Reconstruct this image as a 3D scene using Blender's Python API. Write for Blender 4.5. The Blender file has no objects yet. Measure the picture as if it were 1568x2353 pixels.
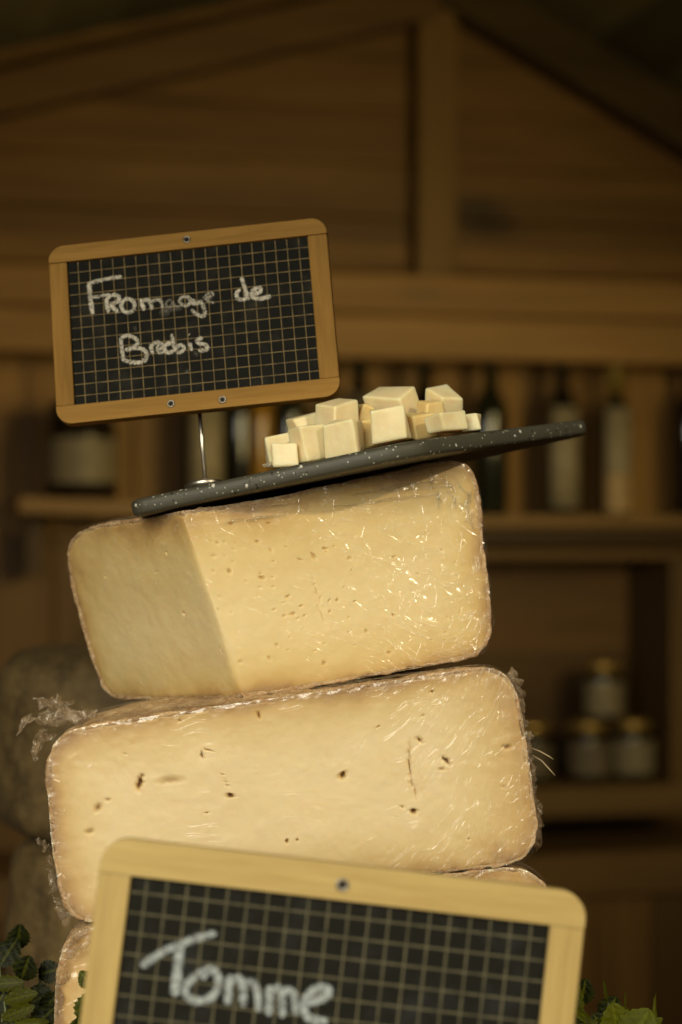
import bpy, bmesh, math, random
import numpy as np
from mathutils import Vector, Matrix, Euler

S = bpy.context.scene
COL = S.collection
R = math.radians

# ------------------------------------------------------------------ camera
CAM = np.array([0.0, -1.0, 1.40])
FPX = 66.0 / 36.0 * 2353.0
cd = bpy.data.cameras.new('camera'); cam = bpy.data.objects.new('camera', cd); COL.objects.link(cam)
cam.location = CAM; cam.rotation_euler = (R(90), 0, 0)
cd.sensor_fit = 'VERTICAL'; cd.sensor_height = 36; cd.sensor_width = 24; cd.lens = 66
cd.clip_start = 0.02; cd.clip_end = 60
cd.dof.use_dof = True; cd.dof.focus_distance = 1.0; cd.dof.aperture_fstop = 4.8
S.camera = cam
# ------------------------------------------------------------------ light
w = bpy.data.worlds.new('World'); S.world = w; w.use_nodes = True
w.node_tree.nodes['Background'].inputs[0].default_value = (1.0, 0.84, 0.46, 1)
w.node_tree.nodes['Background'].inputs[1].default_value = 0.068
def lamp(name, loc, target, size, power, col, size_y=None):
    l = bpy.data.lights.new(name, 'AREA'); l.energy = power; l.color = col
    l.size = size
    if size_y: l.shape = 'RECTANGLE'; l.size_y = size_y
    o = bpy.data.objects.new(name, l); COL.objects.link(o); o.location = loc
    o.rotation_euler = (Vector(target) - Vector(loc)).to_track_quat('-Z', 'Y').to_euler()
    return o
SUN_AZ, SUN_EL = R(45), R(28)
sl = bpy.data.lights.new('sun', 'SUN'); sl.energy = 1.25; sl.color = (1.0, 0.86, 0.58); sl.angle = R(1.5)
so = bpy.data.objects.new('sun', sl); COL.objects.link(so); so.location = (3, -3, 3)
SUN_DIR = Vector((math.sin(SUN_AZ) * math.cos(SUN_EL), -math.cos(SUN_AZ) * math.cos(SUN_EL), math.sin(SUN_EL)))
so.rotation_euler = SUN_DIR.to_track_quat('Z', 'Y').to_euler()
lamp('fill_light', (-0.85, -2.55, 2.30), (0.0, 0.1, 1.3), 1.5, 80, (1.0, 0.94, 0.75))
wall_fill = lamp('added_wall_fill', (0.80, 0.35, 1.62), (-0.50, 2.0, 1.42), 0.5, 5.7, (1.0, 0.77, 0.30)); wall_fill.data.spread = R(110)  # added light to brighten the back wall; no lamp is seen there
S.view_settings.view_transform = 'Standard'
S.view_settings.look = 'None'
S.view_settings.exposure = 0.0
S.view_settings.gamma = 1.0
S.render.engine = 'CYCLES'
S.cycles.use_denoising = True
S.cycles.max_bounces = 8
S.cycles.transparent_max_bounces = 16
S.cycles.caustics_reflective = False
S.cycles.caustics_refractive = False

# ------------------------------------------------------------------ helpers
def ray(u, v):
    return np.array([(u - 784.0) / FPX, 1.0, (1176.5 - v) / FPX])
def P(u, v, d):
    return CAM + ray(u, v) * d
def hit(u, v, O, n):
    r = ray(u, v); t = np.dot(np.asarray(O) - CAM, n) / np.dot(r, n)
    return CAM + r * t
def unit(a):
    a = np.asarray(a, float); return a / np.linalg.norm(a)
_h = np.random.RandomState(7).rand(64, 64, 64)
def vnoise(p, scale, seed=0):
    q = np.asarray(p) * scale + seed * 17.31 + 1000.0
    i = np.floor(q).astype(int); f = q - i; f = f * f * (3 - 2 * f)
    x0, y0, z0 = (i[..., k] % 64 for k in range(3)); x1, y1, z1 = ((i[..., k] + 1) % 64 for k in range(3))
    fx, fy, fz = f[..., 0], f[..., 1], f[..., 2]
    def L(a, b, t): return a + (b - a) * t
    return L(L(L(_h[x0, y0, z0], _h[x1, y0, z0], fx), L(_h[x0, y1, z0], _h[x1, y1, z0], fx), fy),
             L(L(_h[x0, y0, z1], _h[x1, y0, z1], fx), L(_h[x0, y1, z1], _h[x1, y1, z1], fx), fy), fz) * 2 - 1
def fbm(p, scale, seed=0, n=3):
    return sum(vnoise(p, scale * 2 ** k, seed + k) / 2 ** k for k in range(n))
def mesh(name, verts, faces, mat=None, parent=None, smooth=True, attrs=None):
    me = bpy.data.meshes.new(name)
    me.from_pydata([tuple(map(float, v)) for v in verts], [], [tuple(int(i) for i in f) for f in faces])
    if smooth: me.polygons.foreach_set('use_smooth', [True] * len(me.polygons))
    for k, a in (attrs or {}).items():
        at = me.attributes.new(k, 'FLOAT', 'POINT'); at.data.foreach_set('value', np.asarray(a, np.float32))
    me.update()
    o = bpy.data.objects.new(name, me); COL.objects.link(o)
    if mat: me.materials.append(mat)
    if parent: o.parent = parent
    return o
def tag(o, label, cat, group=None):
    o['label'] = label; o['category'] = cat
    if group: o['group'] = group
    return o
def thing(name, label, cat, loc=(0, 0, 0), rot=(0, 0, 0), group=None):
    o = bpy.data.objects.new(name, None); COL.objects.link(o); o.empty_display_size = 0.02
    o.location = loc; o.rotation_euler = rot
    return tag(o, label, cat, group)
class MB:
    """collects geometry of one part"""
    def __init__(s): s.v = []; s.f = []
    def add(s, v, f):
        n = len(s.v); s.v += [tuple(map(float, a)) for a in v]; s.f += [tuple(int(i) + n for i in a) for a in f]
    def box(s, lo, hi):
        x0, y0, z0 = lo; x1, y1, z1 = hi
        s.add([(x0, y0, z0), (x1, y0, z0), (x1, y1, z0), (x0, y1, z0), (x0, y0, z1), (x1, y0, z1), (x1, y1, z1), (x0, y1, z1)],
              [(0, 3, 2, 1), (4, 5, 6, 7), (0, 1, 5, 4), (1, 2, 6, 5), (2, 3, 7, 6), (3, 0, 4, 7)])
    def lathe(s, prof, n=32, c=(0, 0, 0), cap=True):
        vs = []; fs = []
        for r, z in prof:
            for k in range(n):
                a = 2 * math.pi * k / n; vs.append((c[0] + r * math.cos(a), c[1] + r * math.sin(a), c[2] + z))
        for j in range(len(prof) - 1):
            for k in range(n):
                fs.append((j * n + k, j * n + (k + 1) % n, (j + 1) * n + (k + 1) % n, (j + 1) * n + k))
        if cap:
            fs.append(tuple(range(n))[::-1]); fs.append(tuple((len(prof) - 1) * n + k for k in range(n)))
        s.add(vs, fs)
    def tube(s, pts, rad, n=8):
        pts = [np.asarray(p, float) for p in pts]; m = len(pts); vs = []; fs = []
        rads = rad if hasattr(rad, '__len__') else [rad] * m
        for i, p in enumerate(pts):
            t = unit(pts[min(i + 1, m - 1)] - pts[max(i - 1, 0)])
            a = unit(np.cross(t, (0.3, 0.9, 0.2) if abs(t[1]) < 0.9 else (1, 0, 0))); b = np.cross(t, a)
            for k in range(n):
                q = 2 * math.pi * k / n; vs.append(p + rads[i] * (math.cos(q) * a + math.sin(q) * b))
        for i in range(m - 1):
            for k in range(n):
                fs.append((i * n + k, i * n + (k + 1) % n, (i + 1) * n + (k + 1) % n, (i + 1) * n + k))
        fs.append(tuple(range(n))[::-1]); fs.append(tuple((m - 1) * n + k for k in range(n)))
        s.add(vs, fs)
    def build(s, name, mat, parent=None, smooth=False, bevel=0, segs=2):
        o = mesh(name, s.v, s.f, mat, parent, smooth)
        if bevel:
            b = o.modifiers.new('bevel', 'BEVEL'); b.width = bevel; b.segments = segs; b.limit_method = 'ANGLE'
        return o

# ------------------------------------------------------------------ materials
class NT:
    def __init__(s, name):
        s.m = bpy.data.materials.new(name); s.m.use_nodes = True; s.t = s.m.node_tree; s.t.nodes.clear()
        s.out = s.t.nodes.new('ShaderNodeOutputMaterial')
    def n(s, typ, ins=None, **props):
        nd = s.t.nodes.new(typ)
        for k, v in props.items(): setattr(nd, k, v)
        for k, v in (ins or {}).items():
            sock = nd.inputs[k]
            if isinstance(v, bpy.types.NodeSocket): s.t.links.new(v, sock)
            elif isinstance(v, bpy.types.Node): s.t.links.new(v.outputs[0], sock)
            else: sock.default_value = v
        return nd
    def math(s, op, a, b=0.0, c=0.0, clamp=False):
        return s.n('ShaderNodeMath', {0: a, 1: b, 2: c}, operation=op, use_clamp=clamp).outputs[0]
    def mix(s, f, a, b, blend='MIX'):
        nd = s.t.nodes.new('ShaderNodeMix'); nd.data_type = 'RGBA'; nd.blend_type = blend
        for i, v in ((0, f), (6, a), (7, b)):
            if isinstance(v, bpy.types.NodeSocket): s.t.links.new(v, nd.inputs[i])
            elif i == 0: nd.inputs[0].default_value = v
            else: nd.inputs[i].default_value = (*v, 1) if len(v) == 3 else v
        return nd.outputs[2]
    def ramp(s, f, stops):
        nd = s.n('ShaderNodeValToRGB', {0: f}); e = nd.color_ramp.elements
        while len(e) < len(stops): e.new(0.5)
        for el, (p, c) in zip(e, stops):
            el.position = p; el.color = (*c, 1) if hasattr(c, '__len__') else (c, c, c, 1)
        return nd.outputs[0]
    def coord(s, kind='Object', scale=(1, 1, 1), rot=(0, 0, 0), loc=(0, 0, 0)):
        tc = s.n('ShaderNodeTexCoord')
        return s.n('ShaderNodeMapping', {0: tc.outputs[kind], 'Scale': scale, 'Rotation': rot, 'Location': loc}).outputs[0]
    def noise(s, vec, scale, detail=3, rough=0.55, dist=0.0):
        return s.n('ShaderNodeTexNoise', {'Vector': vec, 'Scale': scale, 'Detail': detail, 'Roughness': rough, 'Distortion': dist}).outputs[0]
    def bump(s, h, strength, dist):
        return s.n('ShaderNodeBump', {'Height': h, 'Strength': strength, 'Distance': dist}).outputs[0]
    def done(s, **ins):
        b = s.n('ShaderNodeBsdfPrincipled', {k.replace('_', ' '): (v if not isinstance(v, tuple) or len(v) != 3 or 'Radius' in k else (*v, 1)) for k, v in ins.items()})
        s.t.links.new(b.outputs[0], s.out.inputs[0]); return s.m
    def surf(s, sh):
        s.t.links.new(sh.outputs[0] if isinstance(sh, bpy.types.Node) else sh, s.out.inputs[0]); return s.m

def wood(name, dark, light, axis='X', stretch=14, scale=40, plank=None, knots=0.0, rough=0.55, bump=0.15, seed=0, pcut=0.35, spec=0.3):
    t = NT(name)
    sc = {'X': (1 / stretch, 1, 1), 'Y': (1, 1 / stretch, 1), 'Z': (1, 1, 1 / stretch)}[axis]
    v = t.coord(scale=sc, loc=(seed * 1.7, seed * .9, seed * .4))
    g = t.noise(v, scale, 5, 0.6, 0.6); g2 = t.noise(v, scale * 4.3, 3, 0.6)
    f = t.math('ADD', t.math('MULTIPLY', g, 0.75), t.math('MULTIPLY', g2, 0.3))
    col = t.ramp(f, [(0.36, dark), (0.66, light)])
    if plank:
        ax, width = plank
        tc = t.n('ShaderNodeTexCoord'); sp = t.n('ShaderNodeSeparateXYZ', {0: tc.outputs['Object']})
        q = t.math('FLOOR', t.math('DIVIDE', sp.outputs[ax], width))
        wn = t.n('ShaderNodeTexWhiteNoise', {'W': q}, noise_dimensions='1D').outputs[0]
        k = t.math('MULTIPLY_ADD', wn, pcut * 2, 1 - pcut)
        kk = t.n('ShaderNodeCombineColor', {0: k, 1: k, 2: k}).outputs[0]
        col = t.mix(1.0, col, kk, 'MULTIPLY')
    if knots:
        kv = t.coord(scale={'X': (.45, 1, 1), 'Y': (1, .45, 1), 'Z': (1, 1, .45)}[axis], loc=(3.1 + seed, .7, 1.9))
        vo = t.n('ShaderNodeTexVoronoi', {'Vector': kv, 'Scale': knots, 'Randomness': 1.0})
        keep = t.math('GREATER_THAN', t.n('ShaderNodeSeparateColor', {0: vo.outputs['Color']}).outputs[0], 0.62)
        kd = t.ramp(vo.outputs['Distance'], [(0.06, 1.0), (0.20, 0.0)])
        col = t.mix(t.math('MULTIPLY', t.math('MULTIPLY', kd, keep), 0.85), col, tuple(c * 0.22 for c in dark))
    nb = t.bump(f, bump, 0.002)
    return t.done(Base_Color=col, Roughness=rough, Specular_IOR_Level=spec, Normal=nb)
def plain(name, col, rough=0.5, metal=0.0, var=0.15, scale=60, bump=0.0, **kw):
    t = NT(name); v = t.coord(); f = t.noise(v, scale, 4)
    c = t.mix(t.ramp(f, [(0.3, 0.0), (0.7, 1.0)]), tuple(x * (1 - var) for x in col), tuple(min(1, x * (1 + var)) for x in col))
    ins = dict(Base_Color=c, Roughness=t.math('MULTIPLY_ADD', f, 0.2, rough - 0.1), Metallic=metal, **kw)
    if bump: ins['Normal'] = t.bump(f, bump, 0.001)
    return t.done(**ins)

def m_paste(name, tint=(1, 1, 1), edge=1.0):
    t = NT(name)
    def c(r, g, b): return (r * tint[0], g * tint[1], b * tint[2])
    v = t.coord()
    e = t.n('ShaderNodeAttribute', attribute_name='edge').outputs['Fac']
    h = t.n('ShaderNodeAttribute', attribute_name='hole').outputs['Fac']
    big = t.noise(v, 30, 3); fine = t.noise(v, 220, 4)
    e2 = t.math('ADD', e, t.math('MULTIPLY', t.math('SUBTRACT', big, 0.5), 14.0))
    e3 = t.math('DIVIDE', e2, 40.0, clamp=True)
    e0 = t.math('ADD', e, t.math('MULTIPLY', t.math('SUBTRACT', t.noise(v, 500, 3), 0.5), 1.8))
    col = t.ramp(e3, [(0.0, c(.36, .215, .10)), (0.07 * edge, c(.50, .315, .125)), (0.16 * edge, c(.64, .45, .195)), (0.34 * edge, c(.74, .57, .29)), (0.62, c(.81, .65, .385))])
    blot = t.ramp(t.noise(v, 55, 4, 0.65), [(0.55, 0.0), (0.78, 1.0)])
    col = t.mix(t.math('MULTIPLY', blot, 0.20), col, c(.68, .43, .17))
    wht = t.ramp(t.noise(t.coord(scale=(1, 1, 2.5)), 34, 4, 0.7), [(0.56, 0.0), (0.75, 1.0)])
    col = t.mix(t.math('MULTIPLY', wht, 0.25), col, c(.83, .72, .50))
    col = t.mix(t.math('MULTIPLY', t.ramp(fine, [(0.45, 0.0), (0.75, 1.0)]), 0.08), col, c(.72, .50, .22))
    crust = t.mix(t.ramp(t.noise(v, 330, 3), [(.4, 0.), (.6, 1.)]), (.40, .22, .085), (.72, .60, .40))
    col = t.mix(t.ramp(t.math('DIVIDE', e0, 4.0), [(0.30, 0.9), (0.42, 0.0)]), col, crust)
    hc = t.ramp(h, [(0.25, (.56, .35, .12)), (0.85, (.16, .068, .015))])
    col = t.mix(t.math('MULTIPLY', h, 1.6, clamp=True), col, hc)
    nb = t.bump(t.math('ADD', fine, t.math('MULTIPLY', t.noise(t.coord(scale=(.12, 1, 1)), 300, 2), 0.5)), 0.12, 0.0006)
    return t.done(Base_Color=col, Roughness=0.5, Normal=nb, Subsurface_Weight=0.35, Subsurface_Radius=(1.0, 0.55, 0.25), Subsurface_Scale=0.004)
def m_rind(name, a, b, fuzz, scale=90):
    t = NT(name); v = t.coord()
    n1 = t.noise(v, scale, 5, 0.65); n2 = t.noise(v, scale * 5, 4, 0.6); n3 = t.noise(v, scale * .3, 3)
    col = t.mix(t.ramp(n1, [(0.36, 0.0), (0.64, 1.0)]), a, b)
    col = t.mix(t.math('MULTIPLY', t.ramp(n2, [(0.50, 0.0), (0.66, 1.0)]), 0.6), col, fuzz)
    col = t.mix(t.math('MULTIPLY', t.ramp(n3, [(0.5, 0.0), (0.68, 1.0)]), 0.5), col, tuple(x * .45 for x in a))
    nb = t.bump(t.math('ADD', n1, t.math('MULTIPLY', n2, 0.5)), 0.7, 0.002)
    return t.done(Base_Color=col, Roughness=0.75, Normal=nb)
def m_film(name, dens=1.0, veil=0.10, haze=0.0, veilcol=(.90, .86, .76), fbase=0.055):
    """cling film: clear sheet whose creases catch the light"""
    t = NT(name)
    wr = t.n('ShaderNodeAttribute', attribute_name='wrinkle').outputs['Fac']
    ang = t.n('ShaderNodeAttribute', attribute_name='angle').outputs['Fac']
    tc = t.n('ShaderNodeTexCoord').outputs['Object']
    warp = t.n('ShaderNodeTexNoise', {'Vector': tc, 'Scale': 25.0, 'Detail': 2.0}).outputs['Color']
    wv = t.n('ShaderNodeVectorMath', {0: warp, 1: (.5, .5, .5)}, operation='SUBTRACT').outputs[0]
    wv = t.n('ShaderNodeVectorMath', {0: wv, 'Scale': 0.014}, operation='SCALE').outputs[0]
    p = t.n('ShaderNodeVectorMath', {0: tc, 1: wv}, operation='ADD').outputs[0]
    vo = t.n('ShaderNodeTexVoronoi', {'Vector': p, 'Scale': 15.0}).outputs['Color']
    rnd = t.n('ShaderNodeSeparateColor', {0: vo}).outputs[0]
    an = t.math('ADD', ang, t.math('MULTIPLY', t.math('SUBTRACT', rnd, 0.5), 1.1))
    rot = t.n('ShaderNodeVectorRotate', {'Vector': p, 'Angle': an}, rotation_type='Y_AXIS').outputs[0]
    st = t.n('ShaderNodeMapping', {0: rot, 'Scale': (0.055, 0.6, 1.0)}).outputs[0]
    s1 = t.noise(st, 330, 2, 0.5); s2 = t.noise(st, 760, 2, 0.5)
    rid = t.ramp(s1, [(0.575, 0.0), (0.62, 1.0), (0.665, 0.0)])
    rid2 = t.ramp(s2, [(0.60, 0.0), (0.66, 1.0), (0.72, 0.0)])
    patch = t.ramp(t.math('MULTIPLY_ADD', wr, 0.16, t.noise(tc, 24, 2)), [(0.55, 0.0), (0.66, 1.0)])
    patch2 = t.ramp(t.math('MULTIPLY_ADD', wr, 0.16, t.noise(t.coord(loc=(3, 5, 2)), 30, 2)), [(0.54, 0.0), (0.66, 1.0)])
    crum = t.n('ShaderNodeTexVoronoi', {'Vector': p, 'Scale': 130.0}, feature='SMOOTH_F1').outputs['Distance']
    crease = t.ramp(t.n('ShaderNodeTexVoronoi', {'Vector': rot, 'Scale': 85.0}, feature='DISTANCE_TO_EDGE').outputs['Distance'], [(0.0, 1.0), (0.035, 0.0)])
    wr2 = t.math('MULTIPLY', wr, wr)
    lines = t.math('ADD', t.math('MULTIPLY', rid, patch), t.math('MULTIPLY', rid2, t.math('MULTIPLY', patch2, 0.4)))
    st2 = t.n('ShaderNodeMapping', {0: rot, 'Scale': (0.35, 0.6, 1.0)}).outputs[0]
    cn = t.math('ABSOLUTE', t.math('SUBTRACT', t.noise(st2, 48, 2, 0.45), 0.5))
    fold = t.math('MULTIPLY', t.ramp(cn, [(0.0, 1.0), (0.011, 0.0)]), t.ramp(t.noise(t.coord(loc=(7, 1, 4)), 26, 2), [(0.42, 0.0), (0.62, 1.0)]))
    lines = t.math('ADD', lines, t.math('MULTIPLY', fold, t.math('MULTIPLY', wr, 0.7)))
    lines = t.math('ADD', t.math('MULTIPLY', lines, wr), t.math('MULTIPLY', crease, t.math('MULTIPLY', wr2, 0.25)))
    h = t.math('MULTIPLY', lines, dens)
    h = t.math('ADD', h, t.math('MULTIPLY', crum, t.math('MULTIPLY', wr2, 1.1)))
    h = t.math('ADD', h, t.math('MULTIPLY', t.noise(st, 70, 2), t.math('MULTIPLY_ADD', wr, 0.9, 0.15)))
    nb = t.bump(h, 1.0, 0.0009)
    lw = t.n('ShaderNodeLayerWeight', {'Blend': 0.25}).outputs['Facing']
    f = t.math('MULTIPLY_ADD', t.math('POWER', lw, 3.0), 0.14, fbase, clamp=True)
    gl = t.n('ShaderNodeBsdfGlossy', {'Color': (1, 1, 1, 1), 'Roughness': 0.20, 'Normal': nb})
    tr = t.n('ShaderNodeBsdfTransparent', {0: (.985, .985, .98, 1)})
    vl = t.n('ShaderNodeBsdfDiffuse', {0: (*veilcol, 1)})
    vt = t.n('ShaderNodeBsdfTranslucent', {0: (*veilcol, 1)})
    vl = t.n('ShaderNodeMixShader', {0: 0.35, 1: vl, 2: vt})
    vf = t.math('MULTIPLY_ADD', t.math('ADD', t.math('MULTIPLY', t.ramp(t.noise(st, 110, 3), [(0.45, 0.0), (0.8, 1.0)]), t.math('MULTIPLY', wr, 0.5)), t.math('MULTIPLY', lines, 0.9)), veil, haze, clamp=True)
    a = t.n('ShaderNodeMixShader', {0: vf, 1: tr, 2: vl})
    return t.surf(t.n('ShaderNodeMixShader', {0: f, 1: a, 2: gl}))
def m_slate(name, ox, oz, pitch, lw, line, smudge):
    t = NT(name); tc = t.n('ShaderNodeTexCoord').outputs['Object']; sp = t.n('ShaderNodeSeparateXYZ', {0: tc})
    wob = t.noise(tc, 300, 3)
    def ln(s, off):
        q = t.math('FRACT', t.math('DIVIDE', t.math('SUBTRACT', s, off), pitch))
        d = t.math('MULTIPLY', t.math('ABSOLUTE', t.math('SUBTRACT', q, 0.5)), pitch)
        return t.math('LESS_THAN', d, t.math('MULTIPLY_ADD', wob, lw * .5, lw * .25))
    g = t.math('MAXIMUM', ln(sp.outputs[0], ox), ln(sp.outputs[2], oz))
    n = t.noise(tc, 45, 5, 0.65)
    base = t.mix(t.ramp(n, [(0.5, 0.0), (0.8, 1.0)]), (.0085, .008, .0055), smudge)
    wear = t.ramp(t.noise(tc, 120, 3), [(0.3, 0.45), (0.55, 0.95)])
    col = t.mix(t.math('MULTIPLY', g, wear), base, line)
    return t.done(Base_Color=col, Roughness=0.75, Specular_IOR_Level=0.15, Normal=t.bump(n, 0.1, 0.001))
def m_chalk(name, col, cover=0.4):
    t = NT(name); tc = t.n('ShaderNodeTexCoord').outputs['Object']
    n = t.noise(tc, 900, 3, 0.7)
    n2 = t.n('ShaderNodeAttribute', attribute_name='ink').outputs['Fac']
    a = t.math('MULTIPLY', t.ramp(n, [(cover - .12, 0.22), (cover + .15, 1.0)]), t.math('MULTIPLY', n2, t.ramp(t.noise(tc, 230, 3), [(0.32, 0.65), (0.52, 1.0)])))
    d = t.n('ShaderNodeBsdfDiffuse', {0: (*col, 1)}); tr = t.n('ShaderNodeBsdfTransparent')
    return t.surf(t.n('ShaderNodeMixShader', {0: a, 1: tr, 2: d}))
def m_tray():
    t = NT('speckled_melamine'); tc = t.n('ShaderNodeTexCoord').outputs['Object']
    def specks(scale, thr, r0, r1, off):
        v = t.n('ShaderNodeMapping', {0: tc, 'Location': (off, off * .7, off * .3)}).outputs[0]
        jit = t.n('ShaderNodeTexNoise', {'Vector': v, 'Scale': 900.0}).outputs['Color']
        v = t.n('ShaderNodeMixRGB', {0: 0.0009, 1: v, 2: jit}).outputs[0]
        vo = t.n('ShaderNodeTexVoronoi', {'Vector': v, 'Scale': scale})
        k = t.math('GREATER_THAN', t.n('ShaderNodeSeparateColor', {0: vo.outputs['Color']}).outputs[0], thr)
        return t.math('MULTIPLY', k, t.ramp(vo.outputs['Distance'], [(r0, 1.0), (r1, 0.0)]))
    col = t.mix(t.noise(tc, 80, 3), (.046, .043, .030), (.068, .064, .044))
    col = t.mix(specks(330, .86, .18, .30, 3.3), col, (.008, .008, .006))
    col = t.mix(specks(230, .80, .16, .26, 0.0), col, (.55, .53, .46))
    col = t.mix(specks(620, .86, .25, .38, 5.1), col, (.30, .29, .24))
    nb = t.bump(t.noise(tc, 1500, 2), 0.35, 0.0004)
    return t.done(Base_Color=col, Roughness=0.48, Specular_IOR_Level=0.35, Normal=nb)
def m_leaf(name, dark, light):
    t = NT(name); tc = t.n('ShaderNodeTexCoord').outputs['Object']
    tone = t.n('ShaderNodeAttribute', attribute_name='tone').outputs['Fac']
    vein = t.n('ShaderNodeAttribute', attribute_name='vein').outputs['Fac']
    c = t.mix(t.math('ADD', tone, t.math('MULTIPLY', t.math('SUBTRACT', t.noise(tc, 90, 4), .5), .5), clamp=True), dark, light)
    c = t.mix(t.math('MULTIPLY', vein, 0.55), c, tuple(min(1, x * 1.7) for x in light))
    return t.done(Base_Color=c, Roughness=0.5, Specular_IOR_Level=0.12, Normal=t.bump(t.noise(tc, 420, 3), 0.4, 0.0008))

W_FRAME_H = wood('pale_wood_horizontal', (.40, .275, .095), (.50, .37, .14), 'X', 16, 190, rough=0.5)
W_FRAME_H1 = wood('dimmed_wood_horizontal', (.26, .138, .032), (.355, .192, .048), 'X', 16, 190, rough=0.7, spec=0.1, seed=1)  # rear frame: its dimmer, warmer light is put into the wood colour
W_FRAME_V1 = wood('dimmed_wood_upright', (.24, .125, .029), (.34, .182, .044), 'Z', 16, 190, rough=0.7, spec=0.1, seed=5)
W_FRAME_V = wood('pale_wood_upright', (.37, .25, .085), (.48, .35, .13), 'Z', 16, 190, rough=0.5, seed=3)
FILM = m_film('cling_film', 0.65, 0.16)
FILM_CRUMPLED = m_film('crumpled_film', 1.6, 0.40, 0.12, (.72, .52, .31), 0.11)
FILM_FOLD = m_film('gathered_film', 2.2, 0.12, 0.0, (.95, .86, .66), 0.09)
PASTE = m_paste('cheese_paste')
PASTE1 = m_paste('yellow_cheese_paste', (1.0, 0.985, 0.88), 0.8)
RIND = m_rind('cheese_rind', (.34, .18, .075), (.60, .40, .20), (.74, .62, .43), 110)
RIND_GREY = m_rind('grey_mottled_rind', (.062, .037, .011), (.160, .102, .033), (.20, .145, .058), 38)
METAL = plain('steel', (.80, .74, .64), 0.38, 1.0, 0.05)
GROMMET = plain('dull_metal', (.30, .27, .22), 0.4, 1.0, 0.2)
HOLE = plain('painted_hollow_dark', (.02, .015, .01), 0.9)  # colour of a flat disc painting the shade inside each eyelet
CHALK_W = m_chalk('white_chalk', (.70, .64, .52), 0.45)
CHALK_B = m_chalk('bluish_chalk', (.47, .52, .54), 0.44)
TRAY = m_tray()

# ------------------------------------------------------------------ market chalet (background)
YAW = R(13)
CH = thing('market_chalet', 'dim brown timber chalet with plank gable wall behind the cheese stack', 'chalet', (0, 2.10, 0), (0, 0, YAW))
CHM = Matrix.Translation((0, 2.10, 0)) @ Matrix.Rotation(YAW, 4, 'Z')
wx = np.array([math.cos(YAW), math.sin(YAW), 0]); wy = np.array([-math.sin(YAW), math.cos(YAW), 0]); WO = np.array([0, 2.10, 0])
def W(u, v, yl):
    """the chalet's own x, z of what is seen at u, v on its plane y = yl"""
    h = hit(u, v, WO + wy * yl, wy) - WO
    return float(np.dot(h, wx)), float(h[2])
def Wz(v, yl, u=784): return W(u, v, yl)[1]
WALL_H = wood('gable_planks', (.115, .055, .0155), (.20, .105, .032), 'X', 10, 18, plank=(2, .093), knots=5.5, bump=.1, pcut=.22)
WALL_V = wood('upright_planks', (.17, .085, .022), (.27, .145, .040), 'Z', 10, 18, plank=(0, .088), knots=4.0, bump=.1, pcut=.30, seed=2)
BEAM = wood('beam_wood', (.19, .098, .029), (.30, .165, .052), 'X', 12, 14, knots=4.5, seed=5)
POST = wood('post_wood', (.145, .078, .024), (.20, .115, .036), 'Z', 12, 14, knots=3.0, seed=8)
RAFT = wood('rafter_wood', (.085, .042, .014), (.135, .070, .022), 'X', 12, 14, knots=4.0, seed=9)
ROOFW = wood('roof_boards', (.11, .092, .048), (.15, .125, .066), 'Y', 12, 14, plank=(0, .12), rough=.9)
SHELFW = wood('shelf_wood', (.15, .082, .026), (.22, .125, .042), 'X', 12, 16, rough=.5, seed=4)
DARKW = wood('dark_wood', (.050, .026, .009), (.085, .044, .014), 'X', 12, 16, plank=(2, .11), seed=6)  # dark boards for apron, brackets, side walls and side table
zt = Wz(720, 0.12)
m = MB(); k = 0
zz = zt - 0.02
while zz < 2.75:                                   # horizontal boards of the gable, lapped
    m.box((-2.0, .120, zz), (2.2, .140, zz + .0925)); zz += .093
m.build('gable_wall', WALL_H, CH, bevel=.004)
m = MB(); xx = -2.0
while xx < 2.2:
    m.box((xx, .120, .0), (xx + .0865, .140, zt - .022)); xx += .088
m.build('plank_wall', WALL_V, CH, bevel=.004)
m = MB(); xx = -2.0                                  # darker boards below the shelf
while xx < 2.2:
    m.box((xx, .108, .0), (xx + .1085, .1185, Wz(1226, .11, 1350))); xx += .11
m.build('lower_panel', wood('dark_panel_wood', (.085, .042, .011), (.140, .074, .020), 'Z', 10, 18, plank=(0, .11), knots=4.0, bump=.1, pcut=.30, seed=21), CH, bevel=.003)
yb = -.06
for a, b, dp in ((626, 716, 0.0), (720, 822, -.006)):       # the double tie beam
    z1 = Wz(a, yb + dp); z0 = Wz(b, yb + dp)
    mb = MB(); mb.box((-2.0, yb + dp, z0), (2.2, yb + dp + .05, z1)); mb.build('tie_beam', BEAM, CH, bevel=.004)
x0, _ = W(976, 400, .03); x1, _ = W(1068, 400, .03)
mb = MB(); mb.box((x0, .075, Wz(628, .03)), (x1, .119, 2.6)); mb.build('king_post', POST, CH, bevel=.004)
def raft(pts, y0, y1, name, mat):
    q = [W(u, v, y0) for u, v in pts]; n = len(q)
    mb = MB(); mb.add([(x, y0, z) for x, z in q] + [(x, y1, z) for x, z in q],
                      [tuple(range(n))[::-1], tuple(range(n, 2 * n))] + [(i, (i + 1) % n, n + (i + 1) % n, n + i) for i in range(n)])
    return mb.build(name, mat, CH, bevel=.004)
raft([(-900, 462), (1012, 34), (1012, -66), (-900, 362)], .05, .118, 'rafter', RAFT)
raft([(1014, 0), (2200, 720), (2200, 590), (1014, -120)], .05, .118, 'rafter', wood('shaded_rafter_wood', (.050, .030, .011), (.075, .046, .017), 'X', 12, 14, rough=.8, seed=19))  # right rafter's shade is put into a darker wood colour
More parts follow.
